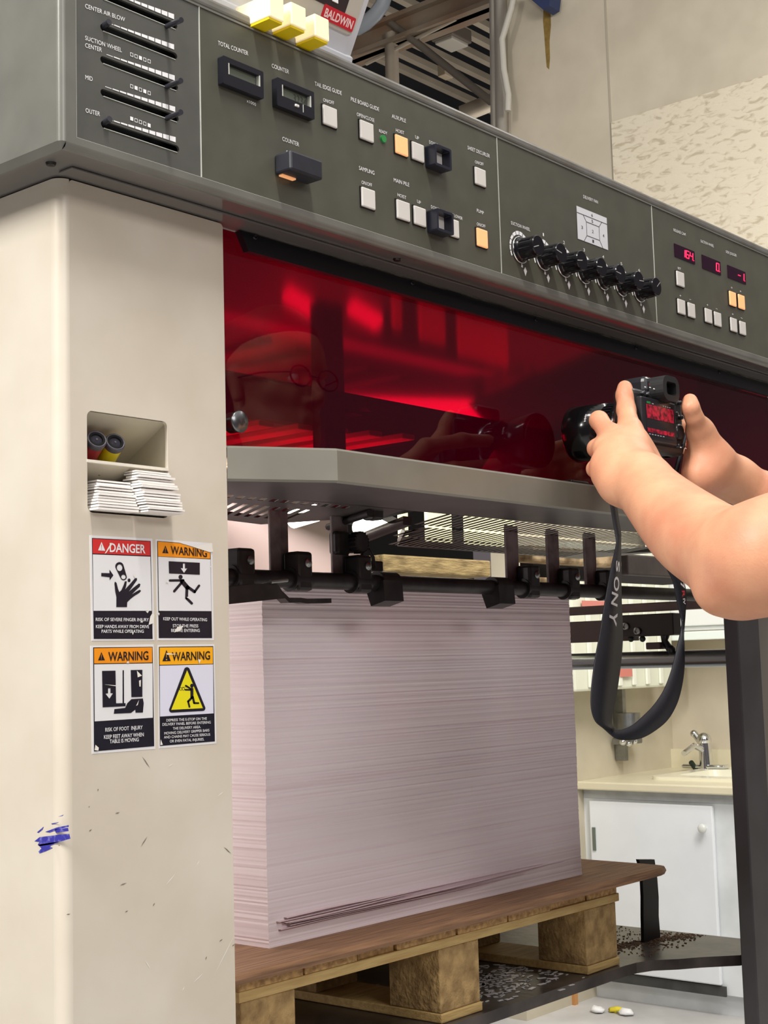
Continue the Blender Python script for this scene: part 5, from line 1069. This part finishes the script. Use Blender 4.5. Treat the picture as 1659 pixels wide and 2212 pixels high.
HD = [((hx, hy-.03, hz+.045), (hx, hy+.01, hz+.05), .080, .078, .03), ((hx, hy+.02, hz+.02), (hx, hy+.035, hz-.05), .066, .050, .03), ((hx, hy+.055, hz-.085), (hx, hy+.06, hz-.09), .024, .022, .03), ((hx-.045, hy+.0, hz-.05), (hx-.02, hy+.045, hz-.085), .022, .02, .03), ((hx+.045, hy+.0, hz-.05), (hx+.02, hy+.045, hz-.085), .022, .02, .03),
      ((hx, hy+.082, hz+.012), (hx, hy+.103, hz-.025), .007, .0105, .01), ((hx-.011, hy+.088, hz-.03), (hx+.011, hy+.088, hz-.03), .0075, .0075, .006), ((hx-.035, hy+.075, hz+.026), (hx+.035, hy+.075, hz+.026), .011, .011, .012), ((hx-.045, hy+.05, hz-.012), (hx-.03, hy+.068, hz-.02), .018, .014, .015), ((hx+.045, hy+.05, hz-.012), (hx+.03, hy+.068, hz-.02), .018, .014, .015),
      ((hx-.018, hy+.083, hz-.056), (hx+.018, hy+.083, hz-.056), .0055, .0055, .004), ((hx-.015, hy+.081, hz-.065), (hx+.015, hy+.081, hz-.065), .0065, .0065, .004),
      ((hx-.078, hy-.012, hz+.02), (hx-.08, hy-.005, hz-.02), .012, .008, .006), ((hx+.078, hy-.012, hz+.02), (hx+.08, hy-.005, hz-.02), .012, .008, .006), ((hx, hy-.02, hz-.02), (hx, .475, .34), .055, .055, .03)]
VH, FH = nets(HD, .015, .0042)
def skin():
    m = bpy.data.materials.new('skin'); m.use_nodes = True; nt = m.node_tree; b = nt.nodes['Principled BSDF']; b.inputs['Roughness'].default_value = .48; b.inputs['Specular IOR Level'].default_value = .4
    b.inputs['Subsurface Weight'].default_value = .15; b.inputs['Subsurface Radius'].default_value = (.012, .004, .002); b.inputs['Subsurface Scale'].default_value = 1
    tc = nt.nodes.new('ShaderNodeTexCoord'); n = nt.nodes.new('ShaderNodeTexNoise'); n.inputs['Scale'].default_value = 16; n.inputs['Detail'].default_value = 5
    r = nt.nodes.new('ShaderNodeValToRGB'); e = r.color_ramp.elements; e[0].position = .35; e[1].position = .65; e[0].color = lin((202,138,108))+(1,); e[1].color = lin((216,160,126))+(1,)
    n2 = nt.nodes.new('ShaderNodeTexNoise'); n2.inputs['Scale'].default_value = 420; n2.inputs['Detail'].default_value = 2
    bp = nt.nodes.new('ShaderNodeBump'); bp.inputs['Strength'].default_value = .22; bp.inputs['Distance'].default_value = .001
    L = nt.links; L.new(tc.outputs['Object'], n.inputs[0]); L.new(n.outputs[0], r.inputs[0]); L.new(r.outputs[0], b.inputs['Base Color']); L.new(tc.outputs['Object'], n2.inputs[0]); L.new(n2.outputs[0], bp.inputs['Height']); L.new(bp.outputs[0], b.inputs['Normal']); return m
m_ = MB()
for V_, Fc in ((V1, F1), (V2, F2), (VB, FB_), (VH, FH)): m_.add([tuple(map(float, v)) for v in V_], [tuple(map(int, f)) for f in Fc], True)
SKIN = skin()
pe = m_.build('person', SKIN); tag(pe, 'person with bare forearms raising a black camera towards the red guard', 'person')
def grow(prims, g): return [(p[0], p[1], p[2]+g, p[3]+g)+tuple(p[4:]) for p in prims]
def cloth(prims, name, m, k=.04, st=.012): V_, F_ = nets(prims, k, st); mb = MB(); mb.add([tuple(map(float, v)) for v in V_], [tuple(map(int, f)) for f in F_], True); return mb.build(name, m, pe)
cloth(grow(BO[:4]+[BO[5]]+BO[7:9]+[(tuple(UA.lerp(EL, .12)), tuple(UA), .056, .056, .03), (tuple(UR.lerp(ER, .12)), tuple(UR), .056, .056, .03)], .010), 'shirt', mat('shirt_dark', (52,54,62), .8, var=.1, vscale=20))
cloth(grow([((1.63, .47, -.34), (1.81, .47, -.34), .105, .105, .05)]+BO[9:13], .011), 'trousers', mat('trousers_blue', (44,54,78), .8, var=.15, vscale=30))
for q in (BO[13], BO[14]): cloth([(q[0], q[1], .044, .040, .02), ((q[0][0], q[0][1]-.02, -1.445), (q[1][0], q[1][1]+.02, -1.445), .030, .028, .02)], 'shoe', mat('shoe_black', (24,24,26), .5), .02, .008)
cloth([((hx, hy-.045, hz+.055), (hx, hy+.005, hz+.070), .083, .076, .02), ((hx, hy-.06, hz-.01), (hx, hy-.06, hz+.03), .066, .07, .02)], 'hair', mat('hair_brown', (70,46,32), .6, var=.5, vscale=120), .02, .005)
m_ = MB()
for s_ in (-1, 1):
    cxg = hx+s_*.033; m_.tube([(cxg+.024*math.cos(a), hy+.094, hz+.008+.017*math.sin(a)) for a in [2*math.pi*k/20 for k in range(21)]], .0016, 6); m_.tube([(cxg+s_*.024, hy+.094, hz+.012), (hx+s_*.08, hy+.05, hz+.014), (hx+s_*.082, hy-.02, hz+.012)], .0016, 6)
m_.tube([(hx-.010, hy+.096, hz+.010), (hx+.010, hy+.096, hz+.010)], .0016, 6); m_.build('glasses', BLACK, pe)
for s_ in (-1, 1): MB().sphere((hx+s_*.031, hy+.0745, hz+.006), .0115, 14, 10).build('eye', mat('eye_white', (220,216,210), .2), pe)
# index nail of the raised thumb
